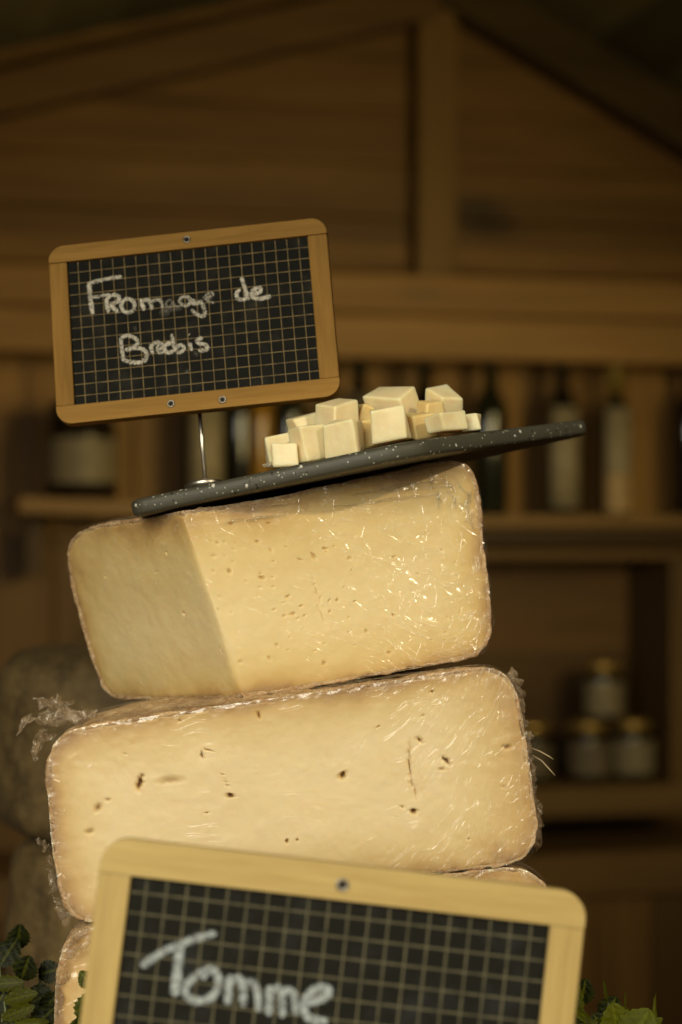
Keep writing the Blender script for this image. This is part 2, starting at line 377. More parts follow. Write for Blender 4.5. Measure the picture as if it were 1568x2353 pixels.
for sgn in (0, 1):                                  # roof boards running forward from the gable
    pts = [(-1900, 500), (1016, -100)] if sgn == 0 else [(1018, -115), (2600, 850)]
    (xa, za), (xb, zb_) = W(*pts[0], .1), W(*pts[1], .1)
    mb = MB(); y0, y1 = -2.35, .14
    mb.add([(xa, y0, za), (xb, y0, zb_), (xb, y1, zb_), (xa, y1, za), (xa, y0, za + .03), (xb, y0, zb_ + .03), (xb, y1, zb_ + .03), (xa, y1, za + .03)],
           [(0, 3, 2, 1), (4, 5, 6, 7), (0, 1, 5, 4), (1, 2, 6, 5), (2, 3, 7, 6), (3, 0, 4, 7)])
    mb.build('roof_slope', ROOFW, CH)
mb = MB(); mb.box((-1.7, -2.52, 1.80), (1.9, -2.49, 2.35)); mb.build('unseen_shade_board', RAFT, CH)  # added out of view to keep the sun off the rear chalkboard
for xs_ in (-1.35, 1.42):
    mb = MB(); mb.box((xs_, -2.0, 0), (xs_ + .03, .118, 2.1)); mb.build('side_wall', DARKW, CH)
# shelves
def wthing(name, label, cat, x, y, z, group=None):
    p = CHM @ Vector((x, y, z)); return thing(name, label, cat, p, (0, 0, YAW), group)
ysh = -.075
zs = Wz(1184, ysh, 1350); zs2 = Wz(1212, ysh, 1350)
xl, _ = W(560, 1184, ysh)
sh = wthing('wall_shelf', 'long wooden wall shelf carrying the row of dark bottles', 'shelf', xl, 0, zs2)
mb = MB(); mb.box((0, ysh, 0), (2.2 - xl, .118, zs - zs2)); mb.build('board', SHELFW, sh, bevel=.003)
zu = Wz(1250, -.03, 1350)
mb = MB(); mb.box((0.0, -.03, zu - zs2), (2.2 - xl, -.01, -.003)); mb.build('apron', DARKW, sh, bevel=.003)
xa, za = W(42, 1138, -.10); xb, zb_ = W(520, 1160, -.10)
s2 = wthing('wall_shelf', 'short sloping shelf with the wide labelled jar on it', 'shelf', xa, 0, za - .028)
L = xb - xa; dz = -.010
mb = MB(); mb.add([(0, -.10, 0), (L, -.10, dz), (L, .118, dz), (0, .118, 0), (0, -.10, .026), (L, -.10, dz + .026), (L, .118, dz + .026), (0, .118, .026)],
                  [(0, 3, 2, 1), (4, 5, 6, 7), (0, 1, 5, 4), (1, 2, 6, 5), (2, 3, 7, 6), (3, 0, 4, 7)])
mb.build('board', SHELFW, s2, bevel=.003)
for ba, bb in ((.02, -.002), (L - .10, -.012)):
    mb = MB(); mb.box((ba, .02, bb - .098), (ba + .025, .117, bb)); mb.build('bracket', DARKW, s2)
# open cabinet with the little jars
yc = -.10
xL, _ = W(820, 1500, yc); xR, zT = W(1545, 1262, yc); xR2, _ = W(1610, 1262, yc)
zB1 = Wz(1806, yc, 1400); zB0 = Wz(1876, yc, 1400); zT0 = Wz(1286, yc, 1400)
cab = wthing('display_cabinet', 'open timber cabinet with small jars inside on the right', 'cabinet', (xL + xR) / 2, 0, zB0)
ox = (xL + xR) / 2
mb = MB(); mb.box((xL - ox - .05, yc, zT0 - zB0), (xR2 - ox, .10, zT - zB0)); mb.build('top_board', wood('cabinet_wood', (.075, .040, .013), (.125, .066, .021), 'X', 12, 16, seed=11), cab, bevel=.003)
CABW = wood('cabinet_upright', (.075, .042, .013), (.12, .067, .021), 'Z', 12, 16, seed=12)
mb = MB(); mb.box((xR - ox, yc + .002, zB1 - zB0), (xR2 - ox, .10, zT0 - zB0 - .002)); mb.build('side_board', CABW, cab, bevel=.003)
mb = MB(); mb.box((xL - ox - .05, yc + .002, zB1 - zB0), (xL - ox, .10, zT0 - zB0 - .002)); mb.build('side_board', CABW, cab, bevel=.003)
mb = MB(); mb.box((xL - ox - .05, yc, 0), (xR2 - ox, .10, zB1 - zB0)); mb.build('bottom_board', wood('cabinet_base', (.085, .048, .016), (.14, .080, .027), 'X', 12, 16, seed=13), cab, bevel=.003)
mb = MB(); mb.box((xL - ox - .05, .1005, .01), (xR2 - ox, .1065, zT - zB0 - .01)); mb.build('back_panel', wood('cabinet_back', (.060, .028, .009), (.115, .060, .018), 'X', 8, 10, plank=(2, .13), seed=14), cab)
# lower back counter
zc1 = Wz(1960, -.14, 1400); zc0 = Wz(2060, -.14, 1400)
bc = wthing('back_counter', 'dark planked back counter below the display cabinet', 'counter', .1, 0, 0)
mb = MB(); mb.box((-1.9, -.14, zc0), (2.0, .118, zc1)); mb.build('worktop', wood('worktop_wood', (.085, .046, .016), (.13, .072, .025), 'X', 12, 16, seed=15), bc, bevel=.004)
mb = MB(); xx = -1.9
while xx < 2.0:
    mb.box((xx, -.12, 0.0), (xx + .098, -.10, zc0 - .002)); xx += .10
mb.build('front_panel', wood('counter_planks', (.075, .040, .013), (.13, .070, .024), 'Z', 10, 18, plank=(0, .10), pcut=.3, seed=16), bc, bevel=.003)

# bottles and jars ---------------------------------------------------
def m_glass(name, col): return plain(name, col, 0.12, 0, 0.1, **{'Coat_Weight': 0.3})
G_DARK = m_glass('dark_green_glass', (.014, .015, .0075)); G_BLACK = m_glass('black_glass', (.010, .009, .006))
G_OIL = plain('golden_oil', (.30, .15, .016), 0.15); G_JAM = m_glass('dark_jam_glass', (.014, .009, .006))
LAB_GREY = plain('grey_paper', (.17, .138, .088), 0.6, 0, .25, 40); LAB_BOTTLE = plain('bottle_paper', (.29, .24, .155), 0.6, 0, .25, 40); LAB_DIM = plain('dim_paper', (.11, .085, .055), 0.6, 0, .3, 25)
LAB_TAN = plain('tan_paper', (.40, .27, .13), 0.6, 0, .2, 40)
CAP_DARK = plain('dark_capsule', (.018, .017, .012), 0.4); CAP_GOLD = plain('gold_foil', (.26, .19, .04), 0.4, .3); LID_GOLD = plain('gold_lid', (.42, .28, .09), .4, .7)
GB = 'bottles in the row on the shelf'
def bottle(u, label, rad=.0265, hgt=.285, glass=G_DARK, lab=None, cap=CAP_DARK, y=.01, lab_v=(944, 1168), foot=None, cap2=.62):
    x, _ = W(u, 1100, y)
    t = wthing('bottle', label, 'bottle', x, y, zs + .0005, GB)
    r = rad; h = hgt
    mb = MB(); mb.lathe([(r * .6, .002), (r * .92, 0), (r, .006), (r, h * .58), (r * .97, h * .62), (r * .75, h * .68), (r * .47, h * .73), (r * .38, h * .78), (r * .36, h * cap2 + h * .2)], 28)
    mb.build('body', glass, t, True)
    mb = MB(); c0 = h * cap2 + h * .2 + .0003; mb.lathe([(r * .44, c0), (r * .45, h * .985), (r * .40, h)], 20); mb.build('cap', cap, t, True)
    if lab:
        z0 = Wz(lab_v[1], y, u) - zs; z1 = Wz(lab_v[0], y, u) - zs
        mb = MB(); n = 18; vs = []; fs = []
        for z in (max(z0, .004), z1):
            for rr in (r + .0004, r + .0009):
                for i in range(n + 1):
                    a = R(-90 - 62) + R(124) * i / n; vs.append((rr * math.cos(a), rr * math.sin(a), z))
        q = n + 1
        for i in range(n):
            fs += [(q + i, q + i + 1, 3 * q + i + 1, 3 * q + i), (i, 2 * q + i, 2 * q + i + 1, i + 1), (2 * q + i, 3 * q + i, 3 * q + i + 1, 2 * q + i + 1), (i, i + 1, q + i + 1, q + i)]
        fs += [(0, q, 3 * q, 2 * q), (n, 2 * q + n, 3 * q + n, q + n)]
        mb.add(vs, fs); mb.build('label', lab, t, True)
        if foot:
            mb = MB(); zf = z0 + (z1 - z0) * .36; vs = []; fs = []
            for z in (max(z0, .004), zf):
                for i in range(n + 1):
                    a = R(-90 - 58) + R(116) * i / n; vs.append(((r + .0016) * math.cos(a), (r + .0016) * math.sin(a), z))
            fs = [(i, i + 1, q + i + 1, q + i) for i in range(n)]
            mb.add(vs, fs); mb.build('foot_label', foot, t, True)
    return t
bottle(472, 'bottle with a long pale label just behind the thin steel pin', .030, .29, G_BLACK, LAB_BOTTLE, lab_v=(930, 1150))
bottle(552, 'unlabelled black bottle beside the golden oil bottle', .022, .28, G_BLACK)
bottle(600, 'slim bottle of golden oil left of the cheese cubes', .020, .27, G_OIL)
bottle(668, 'dark bottle half hidden behind the chalkboard bottom corner', .026, .28, G_DARK)
bottle(825, 'dark bottle with a grey label top just above the cheese cubes', .030, .285, G_BLACK, LAB_DIM, lab_v=(905, 1160))
bottle(975, 'dark unlabelled bottle rising behind the topmost cubes', .028, .285, G_BLACK)
bottle(1127, 'dark green unlabelled bottle right of the cheese cubes', .0295, .288, G_DARK)
bottle(1292, 'black bottle with plain grey label crossed by the tray tip', .0285, .288, G_BLACK, LAB_BOTTLE, lab_v=(938, 1168))
bottle(1415, 'black bottle with golden neck foil and tan label foot', .0260, .275, G_BLACK, LAB_BOTTLE, CAP_GOLD, foot=LAB_TAN, lab_v=(938, 1178), cap2=.555)
bottle(1585, 'dark bottle at the shelf end cut by the picture edge', .028, .288, G_BLACK)
def jar(u, vb, vt, hw, label, lab, y, lid=LID_GOLD, cat='jar', grp='small jars in the display cabinet', labh=(.12, .68), base=None, name='jam_jar', lidh=.16):
    x, z0 = W(u, vb, y); _, z1 = W(u, vt, y); xr, _ = W(u + hw, vb, y); r = abs(xr - x); h = z1 - z0
    z0 = base if base is not None else z0
    t = wthing(name, label, cat, x, y, z0, grp)
    mb = MB(); mb.lathe([(r * .7, .0015), (r * .93, 0), (r, .004), (r, h * .70), (r * .95, h * .77), (r * .80, h * (1 - lidh - .02))], 28); mb.build('glass', G_JAM, t, True)
    mb = MB(); mb.lathe([(r * .86, h * (1 - lidh)), (r * .87, h * .97), (r * .80, h)], 28); mb.build('lid', lid, t, True)
    mb = MB(); n = 20; vs = []
    for z in (h * labh[0], h * labh[1]):
        for i in range(n + 1):
            a = R(-90 - 70) + R(155) * i / n; vs.append(((r + .0007) * math.cos(a), (r + .0007) * math.sin(a), z))
    mb.add(vs, [(i, i + 1, n + 2 + i, n + 1 + i) for i in range(n)]); mb.build('label', lab, t, True)
    return t, z0 + h
yj = -.03
zj = zB1 + .0005
_, ztop = jar(1352, 1800, 1665, 50, 'left jar of the pair under the single stacked jar', LAB_DIM, yj, base=zj)
jar(1452, 1800, 1665, 50, 'brighter labelled jar at the right of the bottom pair', LAB_GREY, yj, base=zj)
jar(1222, 1800, 1665, 44, 'jar half hidden behind the wrapped edge of the middle cheese', LAB_DIM, yj, base=zj)
jar(1384, 1655, 1520, 46, 'single jar stacked on top of the others', LAB_GREY, yj, base=ztop + .0005)
jar(1318, 1800, 1690, 38, 'shorter jar set back in the cabinet shade', LAB_DIM, yj + .085, base=zj)
xj, zjj = W(187, 1128, -.03)
jar(187, 1128, 905, 82, 'wide dark jar with a pale and amber label on the short shelf', LAB_GREY, -.03, lid=CAP_DARK, grp=None, labh=(.16, .62), base=za - .002 - .010 * (xj - xa) / L + .0005, name='preserve_jar', lidh=.22)

# ------------------------------------------------------------------ counters
ZC = 1.0745
CLOTH = wood('counter_wood', (.12, .065, .022), (.20, .11, .04), 'X', 12, 18, plank=(1, .12))
ct = thing('market_counter', 'wooden sales counter below the stacked cheese', 'counter', (0, 0, 0))
mb = MB(); mb.box((-.9, -.55, ZC - .035), (.9, .13, ZC)); mb.build('worktop', CLOTH, ct, bevel=.003)
mb = MB(); mb.box((-.88, -.53, 0), (.88, -.50, ZC - .037)); mb.build('front_panel', CLOTH, ct)
st = thing('side_table', 'low side table under the two whole grey cheeses', 'table', (-.35, .42, 0))
ZS = 1.012
mb = MB(); mb.box((-.35, -.22, ZS - .03), (.30, .30, ZS)); mb.build('table_top', DARKW, st, bevel=.003)
for sx in (-.32, .27):
    for sy in (-.19, .27):
        mb = MB(); mb.box((sx - .02, sy - .02, 0), (sx + .02, sy + .02, ZS - .032)); mb.build('leg', DARKW, st)

# ------------------------------------------------------------------ cheeses
def resample(pts, n):
    pts = np.asarray(pts, float)
    # round the traced corners a little (Chaikin), then even steps
    for _ in range(2):
        q = [pts[0]]
        for a, b in zip(pts[:-1], pts[1:]): q += [a * .75 + b * .25, a * .25 + b * .75]
        q.append(pts[-1]); pts = np.array(q)
    s = np.concatenate([[0], np.cumsum(np.linalg.norm(np.diff(pts, axis=0), axis=1))])
    t = np.linspace(0, s[-1], n)
    return np.stack([np.interp(t, s, pts[:, k]) for k in range(2)], 1)
def cheese(name, label, cat, O, Z, Xr, Xl, e2, theta, trace_r, trace_l, holes, rind, paste, seed, base, wrinkle, group=None, film=FILM, rough=1.0, hue=None, rimw=None, holek=1.0):
    O = np.asarray(O, float); Z = unit(Z); Xr = unit(Xr); Xl = unit(Xl)
    half = abs(theta - math.pi) < 1e-3
    root = thing(name, label, cat, base, group=group); B0 = np.asarray(base)
    def to2(u, v, X):
        n = unit(np.cross(X, Z)); p = hit(u, v, O, n) - O
        A = np.stack([X, Z], 1); return np.linalg.lstsq(A, p, rcond=None)[0]
    pr = resample([to2(u, v, Xr) for u, v in trace_r], 420); pr[0, 0] = pr[-1, 0] = 0
    pl = resample([to2(u, v, Xl) for u, v in trace_l], 420); pl[0, 0] = pl[-1, 0] = 0
    e1 = unit(Xr)
    def direc(th): return np.outer(np.cos(th), e1) + np.outer(np.sin(th), e2)
    def shell(nt, step, off, amp, sd):
        a, b = pr[::step], pl[::step]
        s = (1 - np.cos(np.linspace(0, math.pi, nt))) / 2
        d = direc(s * theta)
        prof = a[None] * (1 - s[:, None, None]) + b[None] * s[:, None, None]        # nt, n, 2
        tng = np.gradient(prof, axis=1); nrm = np.stack([-tng[..., 1], tng[..., 0]], -1)
        nrm /= np.maximum(np.linalg.norm(nrm, axis=-1, keepdims=True), 1e-9)
        prof0 = prof
        pos = O + prof0[..., :1] * d[:, None] + prof0[..., 1:] * Z
        nz = off + amp * (fbm(pos, 55, sd) * 1.0 + fbm(pos, 260, sd + 5) * .55)
        nz = nz * np.clip(prof0[..., 0] / .01, 0, 1)
        N3 = nrm[..., :1] * d[:, None] + nrm[..., 1:] * Z
        return pos, N3, nz
    def quads(nt, n):
        i = np.arange(nt - 1)[:, None] * n + np.arange(n - 1)[None]
        return np.stack([i, i + n, i + n + 1, i + 1], -1).reshape(-1, 4)
    # rind
    pos, N3, nz = shell(90, 1, 0, .0010 * rough, seed)
    # outward sign
    cen = pos.reshape(-1, 3).mean(0); sg = np.sign(np.sum((pos - cen) * N3)); N3 = N3 * sg
    rp3 = pos + N3 * nz[..., None]
    nr_, nl_ = (lambda q: q if q[1] < 0 else -q)(unit(np.cross(Xr, Z))), (lambda q: q if q[1] < 0 else -q)(unit(np.cross(Xl, Z)))
    lip = .0006 + .0007 * fbm(pos[0], 200, seed + 40)[:, None]; lip2 = .0006 + .0007 * fbm(pos[-1], 200, seed + 40)[:, None]
    rp3 = np.concatenate([(pos[0] - N3[0] * .0032 - nr_ * .0016)[None], (pos[0] - N3[0] * .0009 + nr_ * lip)[None], (rp3[0] + nr_ * lip * .6)[None], rp3[1:-1], (rp3[-1] + nl_ * lip2 * .6)[None], (pos[-1] - N3[-1] * .0009 + nl_ * lip2)[None], (pos[-1] - N3[-1] * .0032 - nl_ * .0016)[None]])
    mesh('rind', rp3.reshape(-1, 3) - B0, quads(94, 420), rind, root)
    # cut faces
    def faceset():
        if half:
            lp = np.concatenate([pr[:-1], (pl * [-1, 1])[::-1][:-1]]); return [(lp, np.ones(len(lp), bool), Xr)]
        out = []
        for p, X in ((pr, Xr), (pl, Xl)):
            z0, z1 = p[-1, 1], p[0, 1]; ax = np.stack([np.zeros(110), np.linspace(z0, z1, 110)], 1)[1:-1]
            out.append((np.concatenate([p, ax]), np.concatenate([np.ones(len(p), bool), np.zeros(108, bool)]), X))
        return out
    FV = []; FF = []; FE = []; FH = []; WV = []; WF = []; WW = []; WA = []
    for lp, rim, X in faceset():
        c = lp.mean(0) if not half else np.array([(lp[:, 0].max() + lp[:, 0].min()) / 2, (lp[:, 1].max() + lp[:, 1].min()) / 2])
        rings = 110; k = np.linspace(0, 1, rings) ** 0.8
        q = c + k[:, None, None] * (lp - c)[None]                  # rings, n, 2
        n = unit(np.cross(X, Z));  n = n if n[1] < 0 else -n
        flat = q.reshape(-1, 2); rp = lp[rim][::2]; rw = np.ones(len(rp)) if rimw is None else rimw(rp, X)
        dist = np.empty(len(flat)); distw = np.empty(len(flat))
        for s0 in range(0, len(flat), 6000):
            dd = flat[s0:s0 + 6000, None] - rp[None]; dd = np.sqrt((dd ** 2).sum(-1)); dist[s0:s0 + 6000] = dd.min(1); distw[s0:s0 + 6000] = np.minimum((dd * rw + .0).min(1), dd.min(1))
        pos = O + flat[:, :1] * X + flat[:, 1:] * Z
        hole = np.zeros(len(flat)); dep = np.zeros(len(flat))
        for (u, v, ru, rv_, an, de) in holes:
            h2 = to2(u, v, X)
            if not half and h2[0] < 0: continue
            dx = flat - h2; dx = dx + 0.0006 * np.stack([vnoise(pos, 500, 3), vnoise(pos, 500, 9)], 1)
            ca, sa = math.cos(R(an)), math.sin(R(an)); px = .000232
            a = (dx[:, 0] * ca + dx[:, 1] * sa) / max(ru * px, .00045); b = (-dx[:, 0] * sa + dx[:, 1] * ca) / max(rv_ * px, .00045)
            g = np.clip(1.35 - np.sqrt(a * a + b * b), 0, 1)
            hole = np.maximum(hole, g * min(1, .35 + de / 3.0)); dep = np.maximum(dep, g * de * .0016)
        wav = .0006 * fbm(pos, 22, seed + 2) + .00018 * fbm(pos, 160, seed + 4)
        roll = -.0012 * np.clip(1 - dist / .003, 0, 1) ** 2 + np.clip(1 - dist / .0030, 0, 1) * (.0011 * fbm(pos, 280, seed + 6) + .0007 * fbm(pos, 700, seed + 8))
        p3 = pos + n * (wav + roll - dep)[:, None]
        if not half:
            navg = unit(nr_ + nl_); soft = np.clip(1 - flat[:, 0] / .006, 0, 1) ** 2
            p3 = p3 * 1.0 - navg * (.0012 * soft)[:, None] - n * (wav * np.clip(1 - flat[:, 0] / .004, 0, 1))[:, None]
        o = len(FV) and sum(len(x) for x in FV); m_ = len(lp)
        i = np.arange(rings - 1)[:, None] * m_ + np.arange(m_)[None]; j = np.arange(rings - 1)[:, None] * m_ + (np.arange(m_) + 1) % m_
        f = np.stack([i, j, j + m_, i + m_], -1).reshape(-1, 4)
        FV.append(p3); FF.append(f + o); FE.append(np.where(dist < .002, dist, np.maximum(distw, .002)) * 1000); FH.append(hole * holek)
        # film over the face
        st_ = 2; kk = np.arange(0, rings, 2); kk = kk if kk[-1] == rings - 1 else np.append(kk, rings - 1)
        idx = (kk[:, None] * m_ + np.arange(0, m_, st_)[None]); mm = idx.shape[1]; fl = idx.reshape(-1)
        wr = np.clip(wrinkle(flat[fl], X), 0, 1.2)
        wp = pos[fl] + n * (.0010 + .0007 * np.abs(fbm(pos[fl] * [1, 1, 2.2], 60, seed + 11)) * wr - .0002 * np.clip(1 - dist[fl] / .002, 0, 1) + .0006 * np.clip(1 - dist[fl] / .006, 0, 1) * fbm(pos[fl], 420, seed + 13))[:, None]
        i = np.arange(len(kk) - 1)[:, None] * mm + np.arange(mm)[None]; j = np.arange(len(kk) - 1)[:, None] * mm + (np.arange(mm) + 1) % mm
        o2 = sum(len(x) for x in WV)
        WV.append(wp); WF.append(np.stack([i, j, j + mm, i + mm], -1).reshape(-1, 4) + o2); WW.append(wr)
        WA.append((hue or (lambda p, X: np.zeros(len(p))))(flat[fl], X))
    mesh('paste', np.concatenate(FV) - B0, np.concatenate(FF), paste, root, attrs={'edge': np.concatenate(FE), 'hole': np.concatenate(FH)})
    pos, N3b, nz = shell(50, 2, .0011, .0009, seed + 20); N3b = N3b * sg
    p = (pos + N3b * np.abs(nz + .0006)[..., None]).reshape(-1, 3); o2 = sum(len(x) for x in WV)
    WV.append(p); WF.append(quads(50, pos.shape[1]) + o2); WW.append(np.full(len(p), .9)); WA.append(np.zeros(len(p)))
    wrap = mesh('plastic_wrap', np.concatenate(WV) - B0, np.concatenate(WF), film, root, attrs={'wrinkle': np.concatenate(WW), 'angle': np.concatenate(WA)})
    return root, wrap

def z4(x, y): return ((200 + x / .8253) / 1.741, (1750 + y / .8253) / 1.741)
def z5(x, y): return (x / 1.3067 / 1.741, (2550 + y / 1.3067) / 1.741)
def z6(x, y): return ((1100 + x / 1.3067) / 1.741, (2550 + y / 1.3067) / 1.741)
rng = random.Random(4)
h1 = [(555, 350, 3, 4, 0, 1), (595, 440, 4, 6, -20, 1.4), (700, 462, 6, 4, 0, 1.4), (785, 525, 5, 3, 20, 1.2), (830, 558, 4, 2.5, 10, 1), (775, 588, 4, 3, 0, 1), (805, 583, 4, 3, 0, 1.2),
      (845, 588, 3, 3, 0, 1), (740, 570, 3.5, 3, 0, 1), (869, 392, 4, 9, 3, 1), (881, 505, 2.2, 38, 4, 1.0), (898, 590, 1.8, 30, 4, .6), (925, 540, 3.5, 3, 0, 1.1), (950, 535, 4, 3, 0, 1.2),
      (1005, 540, 4, 3, 0, 1.1), (925, 575, 3, 3, 0, 1), (990, 400, 5, 3, 0, 1.1), (905, 745, 5, 4.5, 30, 1.3), (725, 728, 3, 4, 0, 1), (630, 743, 4, 3, 0, 1), (750, 685, 3.5, 3, 0, 1),
      (1120, 712, 4, 3.5, 0, 1.1), (1045, 640, 4, 3, 0, 1), (385, 380, 4, 3, 0, 1.1), (440, 585, 5, 4, 20, 1.2), (730, 375, 3, 6, 0, 1), (685, 345, 4, 3, 0, 1), (1135, 585, 3, 4, 0, 1),
      (910, 368, 5, 3, 0, 1), (825, 403, 4, 2.5, 0, 1), (350, 445, 4, 2, 0, .8), (185, 460, 3, 3, 0, .7), (540, 392, 5, 2.5, 0, .9), (1135, 395, 4, 3, 0, 1), (990, 640, 3, 2, 0, .8), (720, 283, 4, 3, 0, 1), (600, 285, 4, 3, 0, 1)]
h1 = [(*z4(a, b), c, d, e, f) for a, b, c, d, e, f in h1]
for _ in range(46):
    h1.append((rng.uniform(480, 1090), rng.uniform(1230, 1520), rng.uniform(1.6, 2.8), rng.uniform(1.4, 2.4), rng.uniform(-30, 30), .7))
A1, B1 = P(415, 1175, 1.0), P(560, 1603, 1.0)
tr1 = [(415, 1175), (600, 1149), (800, 1106), (950, 1072), (1030, 1056), (1072, 1066), (1094, 1105), (1106, 1180), (1116, 1290), (1129, 1400), (1127, 1462), (1112, 1496), (1068, 1516), (900, 1546), (700, 1582), (560, 1603)]
tl1 = [(415, 1175), (300, 1196), (220, 1208), (182, 1222), (160, 1248), (156, 1290), (170, 1370), (194, 1450), (224, 1550), (243, 1590), (264, 1605), (350, 1609), (450, 1608), (560, 1603)]
al, be = R(12), R(48)
dl = np.array([-math.cos(be), math.sin(be), 0]); dr = np.array([math.cos(al), math.sin(al), 0])
e2 = unit(dl - np.dot(dl, dr) * dr)
def wr1(p, X):
    if X[0] < 0: return .50 + .4 * np.clip((p[:, 1] - .04) / .05, 0, 1)
    x, z = p[:, 0], p[:, 1]
    return .30 + .7 * np.clip((x - .055) / .05, 0, 1) + .55 * np.clip((z - .075 - .12 * x) / .02, 0, 1)
def hue1(p, X):
    if X[0] < 0: return np.full(len(p), R(55)) - p[:, 0] * 3
    return R(-6) + np.clip((p[:, 0] - .10) / .05, 0, 1) * R(20) + np.clip((p[:, 1] - .07) / .03, 0, 1) * R(10)
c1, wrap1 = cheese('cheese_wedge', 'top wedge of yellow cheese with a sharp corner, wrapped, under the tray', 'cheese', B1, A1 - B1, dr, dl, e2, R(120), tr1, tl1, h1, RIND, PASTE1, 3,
                   P(700, 1600, 1.06), wr1, 'wrapped cheese pieces stacked in the tower', hue=hue1, holek=.5, rimw=lambda p, X: np.where((p[:, 1] > p[:, 1].max() - .035 - .0) & (np.abs(p[:, 0]) < np.abs(p[:, 0]).max() * .93), .42, .8))  # top rim: brown rind shoulder widened, with the tray's shadow painted in
h2 = [(355, 722, 7, 9, -25, 3.2), (725, 910, 8, 6, 20, 2.6), (895, 645, 4, 13, 38, 2.2), (760, 537, 10, 3.5, -45, 1.6), (706, 660, 3.2, 46, 2, 1.1), (728, 790, 2.4, 26, 16, .8), (820, 280, 4, 3, 0, 1.2),
      (1015, 1055, 3, 3, 0, 1), (1195, 778, 3.5, 3, 0, 1), (665, 885, 2, 6, -35, 1), (115, 1058, 3, 4, 0, 1), (65, 1065, 4, 5, 0, 1.2), (540, 465, 4, 2, 0, .9), (870, 690, 9, 4, 0, .6), (775, 410, 3, 3, 0, .7), (1215, 570, 10, 5, 0, 1.4), (630, 938, 2, 2, 0, .8)]
h2 = [(*z6(a, b), c, d, e, f) for a, b, c, d, e, f in h2]
h2 += [(*z5(a, b), c, d, e, f) for a, b, c, d, e, f in [(730, 765, 4.5, 19, -14, 3.0), (742, 725, 5, 5, 0, 1.0), (1205, 828, 7, 4, -10, 2.4), (1060, 612, 2.5, 9, 10, 1.4), (1095, 590, 11, 2, -15, 1.0), (1352, 405, 4, 9, 25, 1.4),
       (512, 890, 7, 12, -35, .9), (565, 850, 5, 5, -30, .8), (470, 1015, 10, 6, 25, .7), (1080, 918, 2, 2, 0, 1.6), (1163, 718, 2, 2, 0, 1.2), (940, 435, 3.5, 3, 0, 1), (655, 610, 3, 2, 0, .8), (890, 745, 30, 9, 5, .35), (1185, 765, 1.5, 12, 15, .5), (905, 1080, 3, 2, 0, .8)]]
tr2 = [(670, 1598), (850, 1572), (1000, 1548), (1095, 1533), (1140, 1536), (1170, 1556), (1192, 1600), (1207, 1680), (1221, 1780), (1233, 1870), (1236, 1910), (1222, 1955), (1190, 1984), (1100, 1998), (970, 2011), (800, 2031), (670, 2050)]
tl2 = [(670, 1598), (500, 1622), (350, 1645), (250, 1660), (184, 1671), (147, 1684), (122, 1710), (110, 1760), (111, 1850), (119, 1950), (134, 2030), (154, 2086), (180, 2113), (215, 2121), (300, 2109), (450, 2085), (670, 2050)]
def wr2(p, X):
    x, z = p[:, 0], p[:, 1]; zc = z - (1400 - 1176) * 0
    return .12 + .8 * np.clip((x - .035) / .08, 0, 1) + .55 * np.clip((-.075 - x) / .04, 0, 1) + .45 * np.clip((z - z.max() + .030) / .02, 0, 1)
def hue2(p, X):
    return R(8) + np.clip((p[:, 0] - .03) / .09, 0, 1) * R(58) - np.clip((-.06 - p[:, 0]) / .06, 0, 1) * R(45)
ex, ey = np.array([1.0, 0, 0]), np.array([0, 1.0, 0])
O2 = P(670, 2050, .985)
c2, wrap2 = cheese('half_cheese', 'middle half wheel of pale cheese with cracks and a twisted film knot', 'cheese', O2, (0, 0, 1), ex, -ex, ey, math.pi, tr2, tl2, h2, RIND, PASTE, 11,
                   P(670, 2050, 1.05), wr2, 'wrapped cheese pieces stacked in the tower', rough=1.3, hue=hue2, rimw=lambda p, X: np.where(p[:, 0] > p[:, 0].max() - .02, .48, np.where(p[:, 0] < p[:, 0].min() + .02, .75, .85)))
tr3 = [(690, 2056), (900, 2027), (1050, 2008), (1140, 1994), (1185, 1993), (1222, 2004), (1252, 2032), (1280, 2090), (1300, 2200), (1310, 2350), (1300, 2500), (1262, 2590), (1200, 2600), (690, 2600)]
tl3 = [(690, 2056), (450, 2092), (300, 2115), (215, 2129), (172, 2141), (147, 2170), (132, 2220), (125, 2300), (124, 2400), (130, 2500), (150, 2570), (190, 2600), (690, 2600)]
O3 = P(690, 2600, .985); b3 = P(690, 2600, 1.05); b3[2] = O3[2]
c3, wrap3 = cheese('half_cheese', 'lowest half wheel mostly hidden behind the large front chalkboard', 'cheese', O3, (0, 0, 1), ex, -ex, ey, math.pi, tr3, tl3,
                   [(225, 2215, 6, 3, 10, 1)], RIND, m_paste('brown_cheese_paste', (.93, .86, .76)), 23, b3, lambda p, X: np.full(len(p), 1.0), 'wrapped cheese pieces stacked in the tower', rough=1.4, hue=lambda p, X: R(50) + p[:, 1] * 4)

